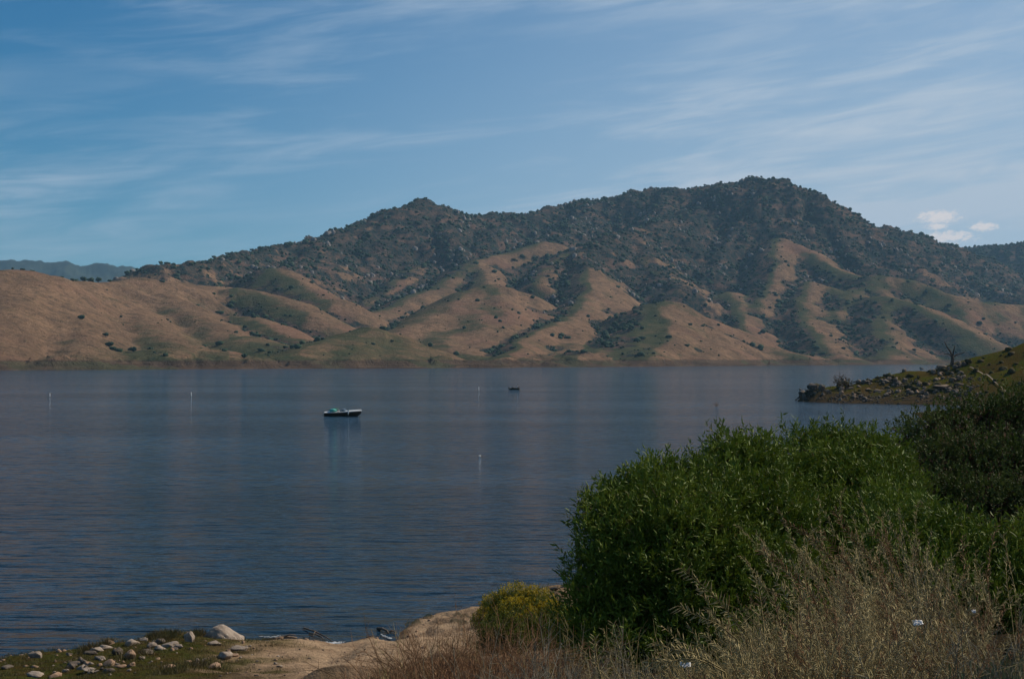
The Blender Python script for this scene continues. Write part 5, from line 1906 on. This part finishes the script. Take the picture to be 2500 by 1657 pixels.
# seated on the bow deck, facing the bow; the seat is at z=0 of this figure
PE = empty('person', (fb.x + 0.88, fb.y, 0.535), R(4))
bv = [(0, 0, .10), (.0, 0, .30), (.03, 0, .50), (.05, 0, .60), (.07, 0, .74), (.09, 0, .84),          # pelvis..head
      (.03, -.17, .50), (.12, -.24, .28), (.32, -.16, .24), (.40, -.12, .25), (.03, .17, .50), (.12, .24, .28), (.32, .16, .24), (.40, .12, .25),
      (.08, -.10, .09), (.46, -.13, .14), (.58, -.13, -.24), (.66, -.13, -.28), (.08, .10, .09), (.46, .13, .14), (.58, .13, -.24), (.66, .13, -.28)]
be = [(0, 1), (1, 2), (2, 3), (3, 4), (4, 5), (2, 6), (6, 7), (7, 8), (8, 9), (2, 10), (10, 11), (11, 12), (12, 13), (0, 14), (14, 15), (15, 16), (16, 17), (0, 18), (18, 19), (19, 20), (20, 21)]
br = [.14, .13, .15, .06, .085, .09, .07, .045, .035, .03, .07, .045, .035, .03, .09, .065, .045, .04, .09, .065, .045, .04]
skinned('body', bv, be, br, m_skin, PE)
skinned('shirt', [bv[i] for i in (0, 1, 2, 6, 7, 10, 11)], [(0, 1), (1, 2), (2, 3), (3, 4), (2, 5), (5, 6)], [.155, .15, .17, .09, .065, .09, .065], m_shirt, PE)
skinned('trousers', [bv[i] for i in (0, 14, 15, 16, 18, 19, 20)], [(0, 1), (1, 2), (2, 3), (0, 4), (4, 5), (5, 6)], [.16, .105, .08, .06, .105, .08, .06], m_pants, PE)
v, f = ico(2)
cv = v * np.array([.115, .105, .09]) + np.array([.085, 0, .895])
cv[:, 2] = np.maximum(cv[:, 2], .875)
obj('cap', mesh_data('cap', cv, f, m_cap, True), PE)
obj('cap_peak', box_mesh('cap_peak', [(.21, 0, .882, .11, .13, .012)], m_cap), PE)
tag(PE, 'person in white shirt and dark cap seated on the bow of the small boat', 'person')
tag(FB, 'small dark fishing boat with one person out on the lake', 'boat')

for (px, py, hpx, lb) in ((122, 968, 11, 'white marker buoy pole at the far left of the lake'), (467, 967, 13, 'white marker buoy pole on the water left of centre'), (1169, 953, 12, 'white marker buoy pole near the small fishing boat')):
    q = PW(px, py)
    h = hpx / F * q.y * .75
    e = empty('marker_buoy', (q.x, q.y, 0))
    obj('pole', mesh_data('pole', *limb_mesh([([(0, 0, -.3), (0, 0, .1), (.02, 0, h * .5), (-.02, 0, h)], .07, .055)], 9), m_white_gel, True), e)
    obj('float_collar', mesh_data('float_collar', *limb_mesh([([(0, 0, -.08), (0, 0, .06)], .15, .13)], 10), m_blackp, True), e)
    tag(e, lb, 'buoy', 'white marker buoys')
q = PW(1172, 1114)
e = empty('floating_bottle', (q.x, q.y, 0.04), R(20))
obj('bottle_body', mesh_data('bottle_body', *limb_mesh([([(-.11, 0, 0), (-.08, 0, .01), (.02, 0, .02), (.07, 0, .03)], .06, .05)], 9), m_white_gel, True), e)
obj('bottle_neck', mesh_data('bottle_neck', *limb_mesh([([(.07, 0, .03), (.13, 0, .04)], .03, .02)], 7), m_blackp, True), e)
tag(e, 'tiny white floating jug in the middle of the lake', 'bottle')
q = PW(1748, 992)
e = empty('drowned_bush', (q.x, q.y, -0.2))
e.scale = (1.4, 1.2, 1.0)
obj('twigs', tw_rust[0], e)
tag(e, 'brown top of a drowned bush poking out of the water', 'bush')


# ------------------------------------------------------------------ air
def haze():
    x0, x1, y0, y1, z0, z1 = -4200, 4200, -340, 8000, -12, 640
    v = [(x, y, z) for z in (z0, z1) for y in (y0, y1) for x in (x0, x1)]
    q = [(0, 2, 3, 1), (4, 5, 7, 6), (0, 1, 5, 4), (2, 6, 7, 3), (0, 4, 6, 2), (1, 3, 7, 5)]
    m = bpy.data.materials.new('haze')
    m.use_nodes = True
    t = NT(m.node_tree)
    pv = t.n('ShaderNodeVolumePrincipled')
    pv.inputs['Color'].default_value = (0.42, 0.74, 1.0, 1)
    pv.inputs['Density'].default_value = 0.00005
    pv.inputs['Anisotropy'].default_value = 0.0
    o = t.n('ShaderNodeOutputMaterial')
    t.l(pv.outputs[0], o.inputs['Volume'])
    tag(obj('haze', mesh_data('haze', v, None, m, False, q)), kind='stuff')


haze()
